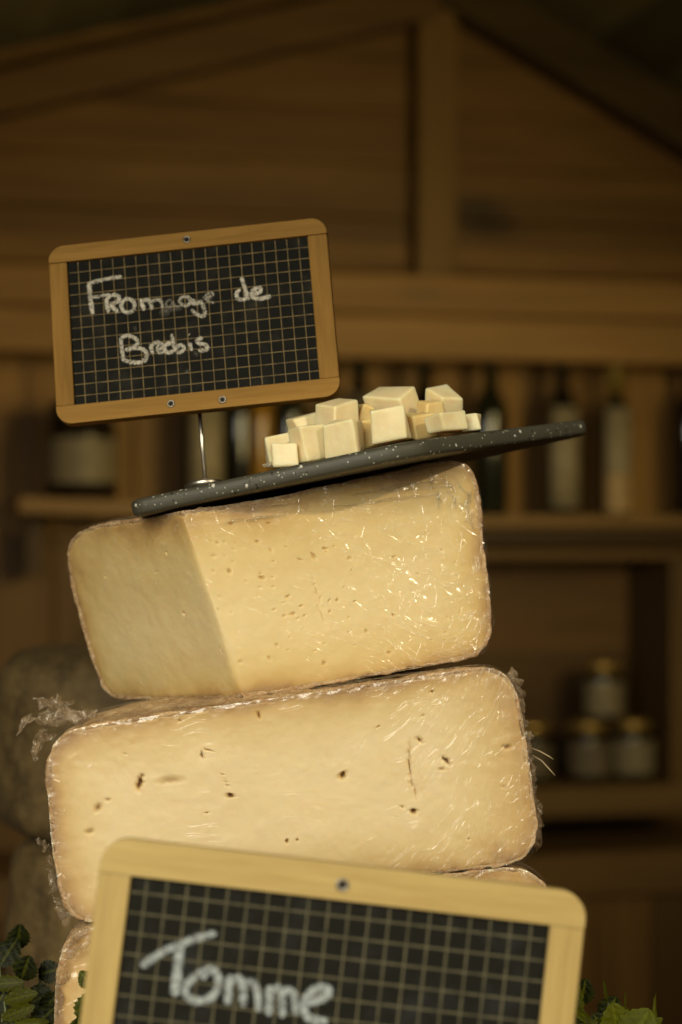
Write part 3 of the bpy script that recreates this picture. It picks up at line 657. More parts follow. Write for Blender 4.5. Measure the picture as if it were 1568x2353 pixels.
# loose film: knot, frills, whiskers --------------------------------
def crumple(name, pts, width, seed, parent, base, mat=FILM_CRUMPLED, amp=.004, nu=34, nv=16, twist=3.0, closed=True):
    """a twisted, crumpled strip of film running along pts"""
    pts = np.asarray(pts, float); t = np.linspace(0, len(pts) - 1, nu)
    c = np.stack([np.interp(t, range(len(pts)), pts[:, k]) for k in range(3)], 1)
    ws = np.interp(t, range(len(width)), width) if hasattr(width, '__len__') else np.full(nu, width)
    V = []
    for i in range(nu):
        tg = unit(c[min(i + 1, nu - 1)] - c[max(i - 1, 0)]); a = unit(np.cross(tg, (.2, .95, .25))); b = np.cross(tg, a)
        for j in range(nv):
            s = j / (nv - 1) - .5; an = twist * i / nu + s * 2.6
            V.append(c[i] + ws[i] * (math.cos(an) * a + math.sin(an) * b) * (.55 + .5 * math.sin(9 * s + i * .7 + seed)))
    V = np.array(V); V = V + amp * np.stack([fbm(V, 170, seed), fbm(V, 170, seed + 31), fbm(V, 170, seed + 57)], 1)
    i = np.arange(nu - 1)[:, None] * nv + np.arange(nv - 1)[None]
    f = np.stack([i, i + 1, i + nv + 1, i + nv], -1).reshape(-1, 4)
    o = mesh(name, V - np.asarray(base), f, mat, parent, attrs={'wrinkle': np.full(len(V), 1.0), 'angle': vnoise(V, 60, seed) * 2})
    return o
b2 = np.array(c2.location)
for k_, (pts, wd, am) in enumerate([
        ([(260, 1650, 1.03), (200, 1640, 1.00), (150, 1632, .99), (95, 1628, .985), (80, 1634, .985)], [.007, .009, .008, .006, .001], .004),
        ([(230, 1650, 1.02), (170, 1622, 1.0), (130, 1610, .99), (112, 1612, .99)], [.006, .007, .006, .002], .004),
        ([(150, 1650, 1.00), (100, 1645, .99), (60, 1655, .99), (38, 1682, .99)], [.005, .004, .003, .0008], .003),
        ([(120, 1690, 1.0), (100, 1680, 1.0), (88, 1720, 1.0), (82, 1755, 1.0)], [.006, .005, .004, .001], .003),
        ([(118, 1940, 1.0), (100, 1935, 1.0), (86, 1945, 1.0)], [.004, .004, .002], .002),
        ([(170, 2100, 1.02), (140, 2085, 1.02), (125, 2060, 1.02)], [.006, .005, .002], .003),
        ([(132, 2040, 1.02), (118, 2000, 1.02), (112, 1960, 1.02)], [.004, .004, .002], .003)]):
    crumple('film_knot', [P(*q) for q in pts], wd, k_ * 3 + 2, wrap2, b2, amp=am)
rr = random.Random(9)
for k_ in range(26):                                  # torn frill down the right rim
    tt = k_ / 25; u = 1176 + 58 * tt ** .8 + rr.uniform(-5, 5); v = 1556 + 370 * tt; d0 = rr.uniform(.988, 1.02)
    ln = rr.uniform(6, 19) * (1.15 - .6 * tt); dn = rr.uniform(8, 34)
    crumple('film_frill', [P(u - 14, v - 8, d0), P(u, v, d0), P(u + ln * .6, v + dn * .4, d0 + .004), P(u + ln, v + dn, d0 + .006)], [.0045, .0045, .003, .0006], 40 + k_, wrap2, b2, nu=16, nv=9, amp=.0025, twist=1.5)
mb = MB()
for q in ([(1218, 1718), (1240, 1726), (1262, 1738), (1272, 1745)], [(1222, 1735), (1245, 1748), (1265, 1770), (1276, 1782)]):
    mb.tube([P(a, b, 1.0) - b2 for a, b in q], [.0005, .00045, .0004, .0002], 6)
mb.build('loose_thread', plain('film_thread', (.34, .26, .15), .5), wrap2, True)
b3_ = np.array(c3.location)
for k_, pts in enumerate([[(205, 2132, .985), (165, 2150, .98), (140, 2190, .98)], [(210, 2150, .978), (180, 2175, .977), (150, 2205, .978)], [(145, 2210, .98), (134, 2260, .982), (128, 2330, .985)]]):
    crumple('film_fold', [P(*q) for q in pts], [.003, .004, .0015], 90 + k_, wrap3, b3_, nu=24, nv=10, amp=.0018, twist=.8)

b1_ = np.array(c1.location); n1_ = unit(np.cross(dr, unit(A1 - B1))); n1_ = n1_ if n1_[1] < 0 else -n1_
rq = random.Random(21)
def on1(u, v): return hit(u, v, B1, n1_) + n1_ * .0020
for k_ in range(15):                                  # gathered folds at the upper right corner of the top wedge
    u = rq.uniform(985, 1098); v = 1075 + (u - 985) * .35 + rq.uniform(0, 110) * (.5 + (u - 985) / 200); an = rq.uniform(40, 110); ln = rq.uniform(18, 48)
    du, dv = ln * math.cos(R(an)), ln * math.sin(R(an))
    if u + du > 1108 - (8 if v < 1180 else 0): du = -du
    crumple('film_fold', [on1(u, v), on1(u + du * .5 + rq.uniform(-4, 4), v + dv * .5), on1(u + du, v + dv)], [.0008, .0022, .0006], 120 + k_, wrap1, b1_, FILM_FOLD, nu=16, nv=8, amp=.0012, twist=.8)
for k_ in range(9):                                   # long folds under the tray
    u = rq.uniform(480, 900); v = 1176 - (u - 480) * .16 + rq.uniform(-6, 38); ln = rq.uniform(70, 170); sl_ = rq.uniform(-.16, -.02)
    crumple('film_fold', [on1(u, v), on1(u + ln * .5, v + ln * .5 * sl_ + rq.uniform(-3, 3)), on1(u + ln, v + ln * sl_)], [.0005, .0014, .0004], 150 + k_, wrap1, b1_, FILM_FOLD, nu=24, nv=7, amp=.0007, twist=.5)

# two whole cheeses behind on the left
def wheel(cx, cy, z0, h, rad, seed, label, lean=0):
    n, mrows = 120, 70; rc = .030
    pr = []
    for z in np.linspace(0, 1, 25): pass
    prof = [(0.0, 0.0), (rad - rc, 0.0)] + [(rad - rc + rc * math.sin(a), rc * .8 - rc * .8 * math.cos(a)) for a in np.linspace(.1, math.pi / 2, 10)] + \
           [(rad + .002, h * .5)] + [(rad - rc + rc * math.cos(a), h - rc * .9 + rc * .9 * math.sin(a)) for a in np.linspace(0, math.pi / 2 - .1, 10)] + [(rad - rc, h), (0.0, h)]
    p = resample(prof, mrows); a = np.linspace(0, 2 * math.pi, n, endpoint=False)
    V = np.stack([p[:, None, 0] * np.cos(a), p[:, None, 0] * np.sin(a), np.repeat(p[:, None, 1], n, 1)], -1).reshape(-1, 3)
    d = V - [0, 0, h / 2]; d = d / np.linalg.norm(d, axis=1, keepdims=True)
    V = V + d * (.0028 * fbm(V, 14, seed) + .0012 * fbm(V, 70, seed + 3))[:, None] * np.clip(np.minimum(V[:, 2:3], 1) / .012, 0, 1)
    i = np.arange(mrows - 1)[:, None] * n + np.arange(n)[None]; j = np.arange(mrows - 1)[:, None] * n + (np.arange(n) + 1) % n
    t = mesh('whole_cheese', V, np.stack([i, j, j + n, i + n], -1).reshape(-1, 4), RIND_GREY)
    t.location = (cx, cy, z0); t.rotation_euler = (0, R(lean), R(seed * 40)); tag(t, label, 'cheese', 'whole grey cheeses behind the tower')
wheel(-.135, .44, ZS + .0005, .142, .118, 2, 'lower whole grey cheese in shade behind the leaves')
wheel(-.142, .45, ZS + .144, .140, .121, 5, 'upper whole mottled grey cheese beside the film knot')

# ------------------------------------------------------------------ tray and cubes
TL, TM, TR_ = P(295, 1150, 1.0), P(940, 1012, .975), P(1385, 957, 1.10)
tn = unit(np.cross(TM - TL, TR_ - TM)); tn = tn if tn[2] > 0 else -tn
tx = unit(np.array([1, 0, -tn[0] / tn[2]])); ty = np.cross(tn, tx)
TO = TM
tray_m = Matrix(((tx[0], ty[0], tn[0], TO[0]), (tx[1], ty[1], tn[1], TO[1]), (tx[2], ty[2], tn[2], TO[2]), (0, 0, 0, 1)))
def tl(p): d = np.asarray(p) - TO; return np.array([np.dot(d, tx), np.dot(d, ty)])
def round_poly(pts, rads, n=8):
    out = []
    m_ = len(pts)
    for i in range(m_):
        p0, p, p1 = (np.asarray(pts[(i + k) % m_], float) for k in (-1, 0, 1))
        a, b = unit(p0 - p), unit(p1 - p); ang = math.acos(np.clip(np.dot(a, b), -1, 1)); r = rads[i]
        s = r / math.tan(ang / 2); A, Bq = p + a * s, p + b * s; C = p + unit(a + b) * (r / math.sin(ang / 2))
        a0 = math.atan2(*(A - C)[::-1]); a1 = math.atan2(*(Bq - C)[::-1]); da = (a1 - a0 + math.pi) % (2 * math.pi) - math.pi
        out += [C + r * np.array([math.cos(a0 + da * k / n), math.sin(a0 + da * k / n)]) for k in range(n + 1)]
    return np.array(out)
tp = round_poly([tl(TL), tl(TM), tl(TR_), tl(TR_) + [-.13, .04], tl(TL) + [.002, .15]], [.010, .030, .014, .03, .02], 10)
th_ = .0091
prof = [(.006, -th_), (.0024, -th_ + .0002), (.0008, -th_ + .0010), (.0002, -th_ + .0022), (0.0, -.0030), (.0004, -.0016), (.0012, -.0005), (.0026, 0), (.0046, -.0006), (.0062, -.0018), (.009, -.0022)]
nrm2 = []
for i in range(len(tp)):
    e = tp[(i + 1) % len(tp)] - tp[i - 1]; nrm2.append(unit([-e[1], e[0]]))
nrm2 = np.array(nrm2); ctr = tp.mean(0)
if np.sum((ctr - tp) * nrm2) < 0: nrm2 = -nrm2
V = []; F = []; n = len(tp)
for ins, z in prof: V += [(*(tp[i] + nrm2[i] * ins), z) for i in range(n)]
for j in range(len(prof) - 1): F += [(j * n + i, j * n + (i + 1) % n, (j + 1) * n + (i + 1) % n, (j + 1) * n + i) for i in range(n)]
F += [tuple(range(n))[::-1], tuple((len(prof) - 1) * n + i for i in range(n))]
tray = mesh('serving_tray', V, F, TRAY); tray.matrix_world = tray_m
tag(tray, 'dark grey speckled slab tray tilted on top of the cheese tower', 'tray')

def m_cube(name, a, b):
    t = NT(name); v = t.coord()
    c = t.mix(t.ramp(t.noise(v, 90, 4), [(0.35, 0.0), (0.65, 1.0)]), a, b)
    nb = t.bump(t.math('ADD', t.noise(v, 260, 4), t.math('MULTIPLY', t.noise(t.coord(scale=(1, 1, .15)), 700, 2), .4)), .3, .0008)
    return t.done(Base_Color=c, Roughness=.42, Normal=nb, Subsurface_Weight=.7, Subsurface_Radius=(1, .68, .36), Subsurface_Scale=.008)
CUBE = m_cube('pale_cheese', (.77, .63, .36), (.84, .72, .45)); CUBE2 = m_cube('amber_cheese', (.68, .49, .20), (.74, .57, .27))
def z8(x, y): return ((1000 + x / 1.568) / 1.741, (1500 + y / 1.568) / 1.741)
GC = 'cheese cubes heaped on the tray'
cubes = [  # x, y, depth, w, d, h (mm), yaw, roll(lean left +), pitch, material, label
    (190, 478, 1.040, 13, 12, 16, 8, 9, 0, CUBE, 'plain cube at the left end of the heap, behind the small pale cube'),
    (222, 503, 1.010, 11, 11, 11, 4, 6, 0, CUBE, 'small whitish cube standing lowest at the left front'),
    (368, 428, 1.014, 14, 12, 17, 34, 9, 2, CUBE, 'upright cube with a rounded edge, third from the left front'),
    (604, 395, 1.010, 17, 13, 17, -26, 9, 6, CUBE, 'broad front cube with a vertical score line on its right half'),
    (548, 268, 1.036, 17, 15, 17, 42, 8, 8, CUBE, 'cube raised in the second row above the scored front cube'),
    (345, 312, 1.045, 13, 11, 9, 22, 20, 6, CUBE, 'thin tilted piece behind the upright left cube'),
    (724, 255, 1.050, 11, 10, 11, 25, -22, 10, CUBE2, 'little leaning piece left of the big sloping top chunk'),
    (905, 190, 1.050, 22, 16, 16, -38, 14, 22, CUBE, 'largest sloping chunk at the top of the heap'),
    (876, 318, 1.004, 17.5, 13, 17, -4, 8, 0, CUBE, 'flat-faced square cube at the centre front by the tray corner'),
    (752, 372, 1.028, 10, 10, 14, 15, 9, 0, CUBE2, 'narrow amber piece wedged between two front cubes'),
    (1052, 318, 1.024, 14, 13, 13, 38, 8, 4, CUBE2, 'amber shaded cube right of the square front cube'),
    (1132, 222, 1.036, 11, 10, 9.5, 28, 4, 6, CUBE2, 'small cube perched below the pointed top right cube'),
    (1215, 182, 1.046, 14, 14, 13, 40, -6, 24, CUBE, 'pointed cube at the top right of the heap'),
    (1232, 305, 1.010, 17, 13, 9.5, 40, 8, 3, CUBE, 'low wide cube at the right front with a nicked corner'),
    (1398, 298, 1.026, 8, 9, 8, -12, 9, 0, CUBE, 'tiny cube last on the right of the heap'),
    (1040, 215, 1.060, 8, 8, 8, 30, 20, 10, CUBE, 'rounded scrap peeping between the two highest chunks'),
    (465, 385, 1.050, 14, 14, 14, 10, 9, 0, CUBE, 'cube hidden low in the middle of the heap'),
    (640, 330, 1.062, 14, 14, 14, 22, 9, 0, CUBE, 'back cube carrying the raised second-row cube'),
    (960, 300, 1.058, 15, 15, 15, 12, 9, 0, CUBE, 'back cube carrying the sloping top chunk'),
    (1200, 270, 1.056, 14, 14, 12, 6, 9, 0, CUBE, 'back cube carrying the pointed top right cube'),
]
rc = random.Random(12)
for (x, y, d, w_, dp, h_, yaw, roll, pit, mt, lab) in cubes:
    bm = bmesh.new(); bmesh.ops.create_cube(bm, size=1)
    for vv in bm.verts:
        vv.co = Vector((vv.co.x * w_ * .00110, vv.co.y * dp * .00110, vv.co.z * h_ * .00108)) + Vector([rc.uniform(-.0017, .0017) for _ in range(3)])
    bmesh.ops.subdivide_edges(bm, edges=bm.edges[:], cuts=6, use_grid_fill=True)
    for vv in bm.verts:
        nn = vnoise(np.array([vv.co]) + d * 9 + x, 90, 1)[0]; vv.co += vv.co.normalized() * (.00045 * nn)
    bmesh.ops.recalc_face_normals(bm, faces=bm.faces[:])
    me = bpy.data.meshes.new('cheese_cube'); bm.to_mesh(me); bm.free()
    me.polygons.foreach_set('use_smooth', [True] * len(me.polygons)); me.materials.append(mt)
    o = bpy.data.objects.new('cheese_cube', me); COL.objects.link(o)
    o.location = P(*z8(x, y), d)
    o.rotation_euler = (Matrix.Rotation(-R(roll), 3, 'Y') @ Matrix.Rotation(R(pit), 3, 'X') @ Matrix.Rotation(R(yaw), 3, 'Z')).to_euler()
    b = o.modifiers.new('bevel', 'BEVEL'); b.width = .0012; b.segments = 3; b.limit_method = 'ANGLE'; b.angle_limit = R(35)
    o.modifiers.new('wn', 'WEIGHTED_NORMAL')
    tag(o, lab, 'cheese cube', GC)
mb = MB(); rc2 = random.Random(3)
cb = P(*z8(115, 562), 1.01)
for _ in range(16):
    q = P(*z8(rc2.uniform(80, 165), 0), 1.0); s = rc2.uniform(.0006, .0018)
    uu = rc2.uniform(82, 160); vv = 575 - (uu - 80) * .19 - rc2.uniform(0, 10); p = P(*z8(uu, vv), rc2.uniform(1.005, 1.02)) - cb
    ico = [(p + s * unit([rc2.uniform(-1, 1) for _ in range(3)])) for _ in range(6)]
    mb.add(ico, [(0, 1, 2), (0, 2, 3), (0, 3, 4), (1, 4, 5), (2, 5, 3), (1, 5, 2), (0, 4, 1), (3, 5, 4)])
o = mb.build('crumbs', CUBE); o.location = cb; o['kind'] = 'stuff'; o['label'] = 'white cheese crumbs at the low end of the cube heap'

# ------------------------------------------------------------------ chalkboards
def fit_board(corners, d):
    tgt = np.array(corners, float)
    def proj(p):
        M = np.array(Euler((p[0], p[1], p[2])).to_matrix()); c = P(p[3], p[4], d); r_ = []
        for sx, sz in ((-1, 1), (1, 1), (1, -1), (-1, -1)):
            q = c + M @ np.array([sx * p[5] / 2, 0, sz * p[6] / 2]) - CAM
            r_.append((784 + q[0] / q[1] * FPX, 1176.5 - q[2] / q[1] * FPX))
        return (np.array(r_) - tgt).ravel()
    c = tgt.mean(0); wpx = np.linalg.norm(tgt[1] - tgt[0]); hpx = np.linalg.norm(tgt[3] - tgt[0])
    p = np.array([-.12, 0, .12, c[0], c[1], wpx / FPX * d, hpx / FPX * d])
    sc = np.array([.1, .1, .1, 10, 10, .01, .01])
    for it in range(60):
        f = proj(p); J = np.stack([(proj(p + sc * 1e-4 * (np.arange(7) == k)) - f) / 1e-4 for k in range(7)], 1)
        st = np.linalg.solve(J.T @ J + np.diag([30, 3, 30, .1, .1, .1, .1]), -J.T @ f); p = p + sc * np.clip(st, -3, 3)
    print('board fit', [round(float(x), 4) for x in p], 'err', np.abs(proj(p)).max())
    return p
def chalkboard(label, corners, d, inner, strokes, chalk, cw, line, smudge, grid_off, ngrid, eyelets, wh=None, wv_=None, lwk=1.0):
    W_FRAME_H, W_FRAME_V = wh, wv_
    p = fit_board(corners, d); Wd, H = p[5], p[6]; c = P(p[3], p[4], d)
    M = Matrix.Translation(c) @ Euler((p[0], p[1], p[2])).to_matrix().to_4x4(); Mi = M.inverted()
    Mr = np.array(M.to_3x3()); nrm = Mr @ np.array([0, -1, 0])
    root = thing('price_board', label, 'chalkboard', c, (p[0], p[1], p[2]), 'chalkboard price signs'); root.location = c
    def loc(u, v):
        q = Mi @ Vector(hit(u, v, c, nrm)); return q.x, q.z
    (ix0, iz1) = loc(*inner[0]); (ix1, _) = loc(*inner[1]); iz0 = loc(*inner[2])[1] if len(inner) > 2 else -H / 2 + (H / 2 - iz1)
    rad = .0092 * Wd / .165; T = .0075
    def rail(top):
        s = 1 if top else -1; z_in = iz1 if top else iz0; z_out = s * H / 2
        if top: pts = [(-Wd / 2, z_in), (Wd / 2, z_in), (Wd / 2, z_out), (-Wd / 2, z_out)]
        else: pts = [(-Wd / 2, z_out), (Wd / 2, z_out), (Wd / 2, z_in), (-Wd / 2, z_in)]
        rads = [.0002, .0002, rad, rad] if top else [rad, rad, .0002, .0002]
        q = round_poly(pts, rads, 8); n = len(q)
        mb = MB(); mb.add([(x, -T / 2, z) for x, z in q] + [(x, T / 2, z) for x, z in q],
                          [tuple(range(n)), tuple(range(n, 2 * n))[::-1]] + [(i, n + i, n + (i + 1) % n, (i + 1) % n) for i in range(n)])
        return mb.build('frame_rail', W_FRAME_H, root, bevel=.0009, segs=3)
    rail(True); rail(False)
    for a, b in ((-Wd / 2, ix0), (ix1, Wd / 2)):
        mb = MB(); mb.box((a, -T / 2 + .0002, iz0 + .0002), (b, T / 2 - .0002, iz1 - .0002)); mb.build('frame_stile', W_FRAME_V, root, bevel=.0007, segs=2)
    pitch = (ix1 - ix0) / ngrid
    mb = MB(); mb.box((ix0 - .001, -.0012, iz0 - .001), (ix1 + .001, .0012, iz1 + .001))
    slate = mb.build('slate', m_slate('gridded_slate', ix0 + pitch * grid_off[0] - pitch / 2, iz1 - pitch * grid_off[1] - pitch / 2, pitch, pitch * .05 * lwk, line, smudge), root)
    # chalk strokes: ribbons lying on the slate
    V = []; F = []; INK = []
    rs = random.Random(5)
    for pts, wm, ink in strokes:
        q = np.array([loc(*t) for t in pts]); 
        if len(q) > 2:
            for _ in range(2):
                z = [q[0]]
                for a, b in zip(q[:-1], q[1:]): z += [a * .75 + b * .25, a * .25 + b * .75]
                z.append(q[-1]); q = np.array(z)
        s = np.concatenate([[0], np.cumsum(np.linalg.norm(np.diff(q, axis=0), axis=1))]); m_ = max(3, int(s[-1] / .0007))
        t = np.linspace(0, s[-1], m_); q = np.stack([np.interp(t, s, q[:, k]) for k in range(2)], 1)
        tg = np.gradient(q, axis=0); tg /= np.maximum(np.linalg.norm(tg, axis=1, keepdims=True), 1e-9); nn = np.stack([-tg[:, 1], tg[:, 0]], 1)
        o = len(V); y = -.0016 - .0001 * rs.random()
        for i in range(m_):
            e = min(i, m_ - 1 - i) * .0007 / (cw / 2); endw = math.sqrt(max(.1, 1 - max(0, 1 - e) ** 2)); wv = cw * wm * endw * (1 + .16 * rs.uniform(-1, 1)) / 2
            for k in (-1, -.45, .45, 1):
                V.append((q[i, 0] + nn[i, 0] * wv * k, y, q[i, 1] + nn[i, 1] * wv * k)); INK.append(ink * (1.0 if abs(k) < .9 else .35))
        F += [(o + i * 4 + k, o + i * 4 + k + 1, o + i * 4 + k + 5, o + i * 4 + k + 4) for i in range(m_ - 1) for k in range(3)]
    mesh('chalk_lettering', V, F, chalk, slate, attrs={'ink': INK})
    for (u, v) in eyelets:
        x, z = loc(u, v); r = .0022 * Wd / .165
        mb = MB(); n = 24; vs = []; fs = []
        for rr_, yy in ((r * 1.05, -T / 2 - .0001), (r, -T / 2 - .0007), (r * .72, -T / 2 - .0008), (r * .55, -T / 2 - .0002)):
            vs += [(x + rr_ * math.cos(2 * math.pi * k / n), yy, z + rr_ * math.sin(2 * math.pi * k / n)) for k in range(n)]
        for j in range(3): fs += [(j * n + k, j * n + (k + 1) % n, (j + 1) * n + (k + 1) % n, (j + 1) * n + k) for k in range(n)]
        mb.add(vs, fs); ey_ = mb.build('eyelet', GROMMET, root, True)
        mb = MB(); mb.add([(x + r * .56 * math.cos(2 * math.pi * k / n), -T / 2 - .00025, z + r * .56 * math.sin(2 * math.pi * k / n)) for k in range(n)], [tuple(range(n))]); mb.build('painted_hollow', HOLE, ey_)
    return root, M, Mi, (Wd, H), loc
def zb(x, y): return ((150 + x / 1.2062) / 1.741, (830 + y / 1.2062) / 1.741)
def el(cx, cy, rx, ry, a0=-90, a1=290, n=14): return [(cx + rx * math.cos(R(a0 + (a1 - a0) * k / n)), cy + ry * math.sin(R(a0 + (a1 - a0) * k / n))) for k in range(n + 1)]
raw = [
    ([(252, 365), (258, 440), (270, 522)], 1.15, 1), ([(250, 370), (330, 350), (412, 337)], 1, .9), ([(262, 440), (320, 430), (352, 424)], .9, .9),
    ([(335, 440), (345, 512)], 1.1, 1), ([(335, 446), (365, 424), (396, 430), (400, 455), (350, 474), (396, 512)], 1.05, 1),
    (el(440, 478, 33, 34), 1, .95),
    ([(500, 446), (518, 502)], 1.1, 1), ([(505, 462), (530, 446), (548, 460), (556, 499)], 1, .9), ([(552, 462), (580, 445), (600, 455), (606, 490)], .9, .75),
    ([(652, 448), (628, 455), (620, 478), (640, 488), (655, 470), (652, 450), (668, 486), (690, 480)], .7, .28),
    (el(715, 456, 26, 22), .9, .7), ([(740, 440), (748, 468), (770, 472)], .9, .7),
    ([(752, 448), (772, 474), (792, 452), (806, 488), (814, 520), (800, 532), (768, 520), (745, 496)], 1, .75),
    ([(798, 440), (848, 432), (854, 420), (834, 414), (812, 428), (820, 458), (858, 466)], .65, .5), ([(806, 448), (846, 442)], .5, .35),
    ([(590, 515), (640, 512)], 1.6, .10), ([(600, 500), (700, 488)], 1.4, .12),
    ([(986, 340), (1004, 395), (1022, 452)], 1, .95), (el(988, 426, 25, 25, -60, 260), 1.1, 1),
    ([(1040, 424), (1078, 414), (1082, 394), (1060, 390), (1034, 414), (1040, 440), (1075, 447), (1132, 432)], 1.1, 1),
    ([(405, 628), (410, 690), (420, 748)], 1, .9), ([(402, 636), (440, 618), (485, 640), (490, 662), (460, 682), (425, 692)], 1, .9),
    ([(425, 692), (490, 678), (535, 702), (525, 742), (492, 755), (440, 748), (415, 738)], 1.1, .95),
    ([(545, 662), (562, 714)], 1, .9), ([(546, 678), (575, 652), (596, 654)], 1, .8),
    ([(578, 690), (612, 680), (602, 658), (582, 666), (582, 704), (612, 706)], .9, .85),
    ([(652, 656), (624, 664), (612, 690), (632, 708), (662, 696)], 1.1, .95), ([(650, 614), (660, 660), (668, 702)], .9, .85), ([(668, 690), (690, 662), (714, 680), (700, 702), (672, 706)], 1, .9),
    ([(735, 656), (748, 696)], 1.05, .95), ([(731, 617), (735, 621)], 1.1, .9), ([(802, 634), (770, 640), (776, 660), (816, 666), (826, 686), (800, 696), (778, 692)], 1.05, .95),
    ([(470, 575), (476, 600)], 1.2, .10), ([(720, 790), (730, 800)], 1.5, .12), ([(760, 700), (775, 725)], 1.2, .12)]
st1 = [([zb(*q) for q in pts], w_, i_) for pts, w_, i_ in raw]
bd1, M1, Mi1, sz1, loc1 = chalkboard('smaller gridded chalkboard reading Fromage de Brebis held up on a steel pin', [(114, 574), (749, 503), (785.5, 913), (134.5, 979.6)], 1.07,
    [(157, 606), (708, 546), (178, 934)], st1, CHALK_W, .0026, (.33, .235, .10), (.032, .029, .021), (.88, .93), 20.7, [(432, 556), (396, 932), (514, 923)], W_FRAME_H1, W_FRAME_V1)
pt0, pt1 = P(459, 948, 1.074), P(472, 1108, 1.074)
mb = MB(); q0, q1 = Mi1 @ Vector(pt0 + (pt0 - pt1) * .06), Mi1 @ Vector(pt1 + (pt1 - pt0) * .02)
mb.tube([q0, q1], .00115, 14); mb.build('steel_pin', METAL, bd1, True)
ft = Mi1 @ Vector(pt1 + (pt1 - pt0) * .02)
mb = MB(); mb.lathe([(.012, -.003), (.012, -.0006), (.011, 0), (.002, .0002)], 24, tuple(ft)); mb.build('pin_foot', METAL, bd1, True)
def z7(x, y): return ((300 + x / .71273) / 1.741, (3300 + y / .71273) / 1.741)
raw2 = [
    ([(190, 402), (245, 362), (320, 330), (405, 306)], 1.0, .8), ([(300, 338), (294, 410), (286, 486)], 1.25, .95),
    ([(392, 412), (350, 422), (316, 456), (316, 488), (350, 503), (390, 492), (412, 462), (410, 424), (388, 406), (366, 422), (372, 440)], 1.05, .85),
    ([(442, 425), (436, 512)], 1, .85), ([(440, 452), (462, 430), (480, 446), (482, 518)], 1, .85), ([(482, 462), (500, 440), (520, 456), (526, 532)], 1, .85),
    ([(556, 455), (554, 542)], 1, .85), ([(560, 476), (580, 458), (592, 476), (592, 548)], 1, .85), ([(594, 482), (612, 464), (626, 482), (632, 542)], 1, .85),
    ([(650, 506), (700, 498), (726, 480), (722, 464), (696, 460), (668, 478), (650, 512), (660, 544), (690, 558), (722, 558)], 1.1, .9),
    ([(700, 470), (728, 466)], 1.6, .35)]
st2 = [([z7(*q) for q in pts], w_, i_) for pts, w_, i_ in raw2]
bd2, M2, Mi2, sz2, loc2 = chalkboard('large front chalkboard reading Tomme, nearest the viewer at the bottom', [(240, 1919), (1349.5, 2050), (1275, 2745), (152, 2614)], .80,
    [(303, 2010), (1262, 2130)], st2, CHALK_B, .0037, (.125, .112, .066), (.022, .023, .022), (.80, .80), 20.7, [(787, 2031)], W_FRAME_H, W_FRAME_V, 1.7)
mb = MB(); q0 = Vector((0, 0, -sz2[1] / 2 + .01)); wq = M2 @ Vector((0, 0, -sz2[1] / 2)); q1 = Mi2 @ Vector((wq.x, wq.y, ZC + .0005))
mb.tube([q0, q1], .0012, 12); mb.build('steel_pin', METAL, bd2, True)
mb = MB(); mb.lathe([(.016, 0), (.016, .003), (.004, .004)], 24, tuple(q1)); mb.build('pin_foot', METAL, bd2, True)

# ------------------------------------------------------------------ leaves
def leaf_geo(c, dirv, up, ln, wd, curl, seed, fold=.25):
    """a toothed oval leaf starting at c and growing along dirv"""
    d = unit(dirv); s = unit(np.cross(d, up)); n = np.cross(s, d); N = 14; K = 5; V = []; tone = []; vein = []
    rl = random.Random(seed)
    for i in range(N + 1):
        t = i / N; hw = wd * (math.sin(math.pi * min(1, t * .93 + .04)) ** .75) * (1 - .25 * t)
        tooth = 1 + (.13 if i % 2 else -.05)
        for k in range(-K, K + 1):
            f = k / K; ww = hw * (tooth if abs(k) == K else 1.0)
            V.append(np.asarray(c) + d * ln * t + s * ww * f + n * (-curl * ln * t * t + fold * abs(f) * hw - .10 * ln * math.sin(t * 3.1) * f * f + .04 * wd * math.sin(i * 1.9 + k)))
            tone.append(abs(f)); vein.append(1.0 if k == 0 else (.35 if (i + abs(k)) % 4 == 0 else 0))
    m_ = 2 * K + 1
    F = [(i * m_ + j, i * m_ + j + 1, (i + 1) * m_ + j + 1, (i + 1) * m_ + j) for i in range(N) for j in range(m_ - 1)]
    return V, F, tone, vein
def plant(label, base, leaves, mat, seed, lift=0.0):
    root = thing('leafy_plant', label, 'plant', base, group=None); B = np.asarray(base); V = []; F = []; T = []; Vn = []; stm = MB(); rl = random.Random(seed)
    for (u, v, d, ang, ln, wd, curl, tl_, tilt) in leaves:
        v = v + lift * ln / .000232 * math.sin(R(ang)); u = u - lift * ln / .000232 * math.cos(R(ang))
        c = P(u, v, d); dv = np.array([math.cos(R(ang)), 0, math.sin(R(ang))]); dv = dv + np.array([0, rl.uniform(-.35, .35), 0])
        up = np.array([math.sin(R(tilt)), -math.cos(R(tilt)), .35 + rl.uniform(-.1, .4)])
        v_, f_, t_, n_ = leaf_geo(c, dv, up, ln, wd, curl, seed + len(V))
        o = len(V); V += [q - B for q in v_]; F += [tuple(i + o for i in q) for q in f_]; T += [min(1, max(0, tl_ + .25 * (x - .5))) for x in t_]; Vn += n_
        foot = np.array([c[0] * .8 + B[0] * .2 + rl.uniform(-.01, .01), c[1] + .01, ZC + .0005])
        stm.tube([foot - B, (foot * .5 + c * .5) + [rl.uniform(-.006, .006), .004, 0] - B, c - B], [.0013, .001, .0006], 6)
    mesh('foliage', V, F, mat, root, attrs={'tone': T, 'vein': Vn}); stm.build('stem', STEM, root, True)
STEM = plain('green_stem', (.06, .075, .018), .5)
LEAF = m_leaf('leaf_green', (.004, .007, .0015), (.095, .105, .004)); LEAF_SHADED = m_leaf('shaded_leaf_green', (.004, .006, .001), (.050, .053, .003))  # second green has the cheese stack's shade painted in, for the left plant
mm = .001
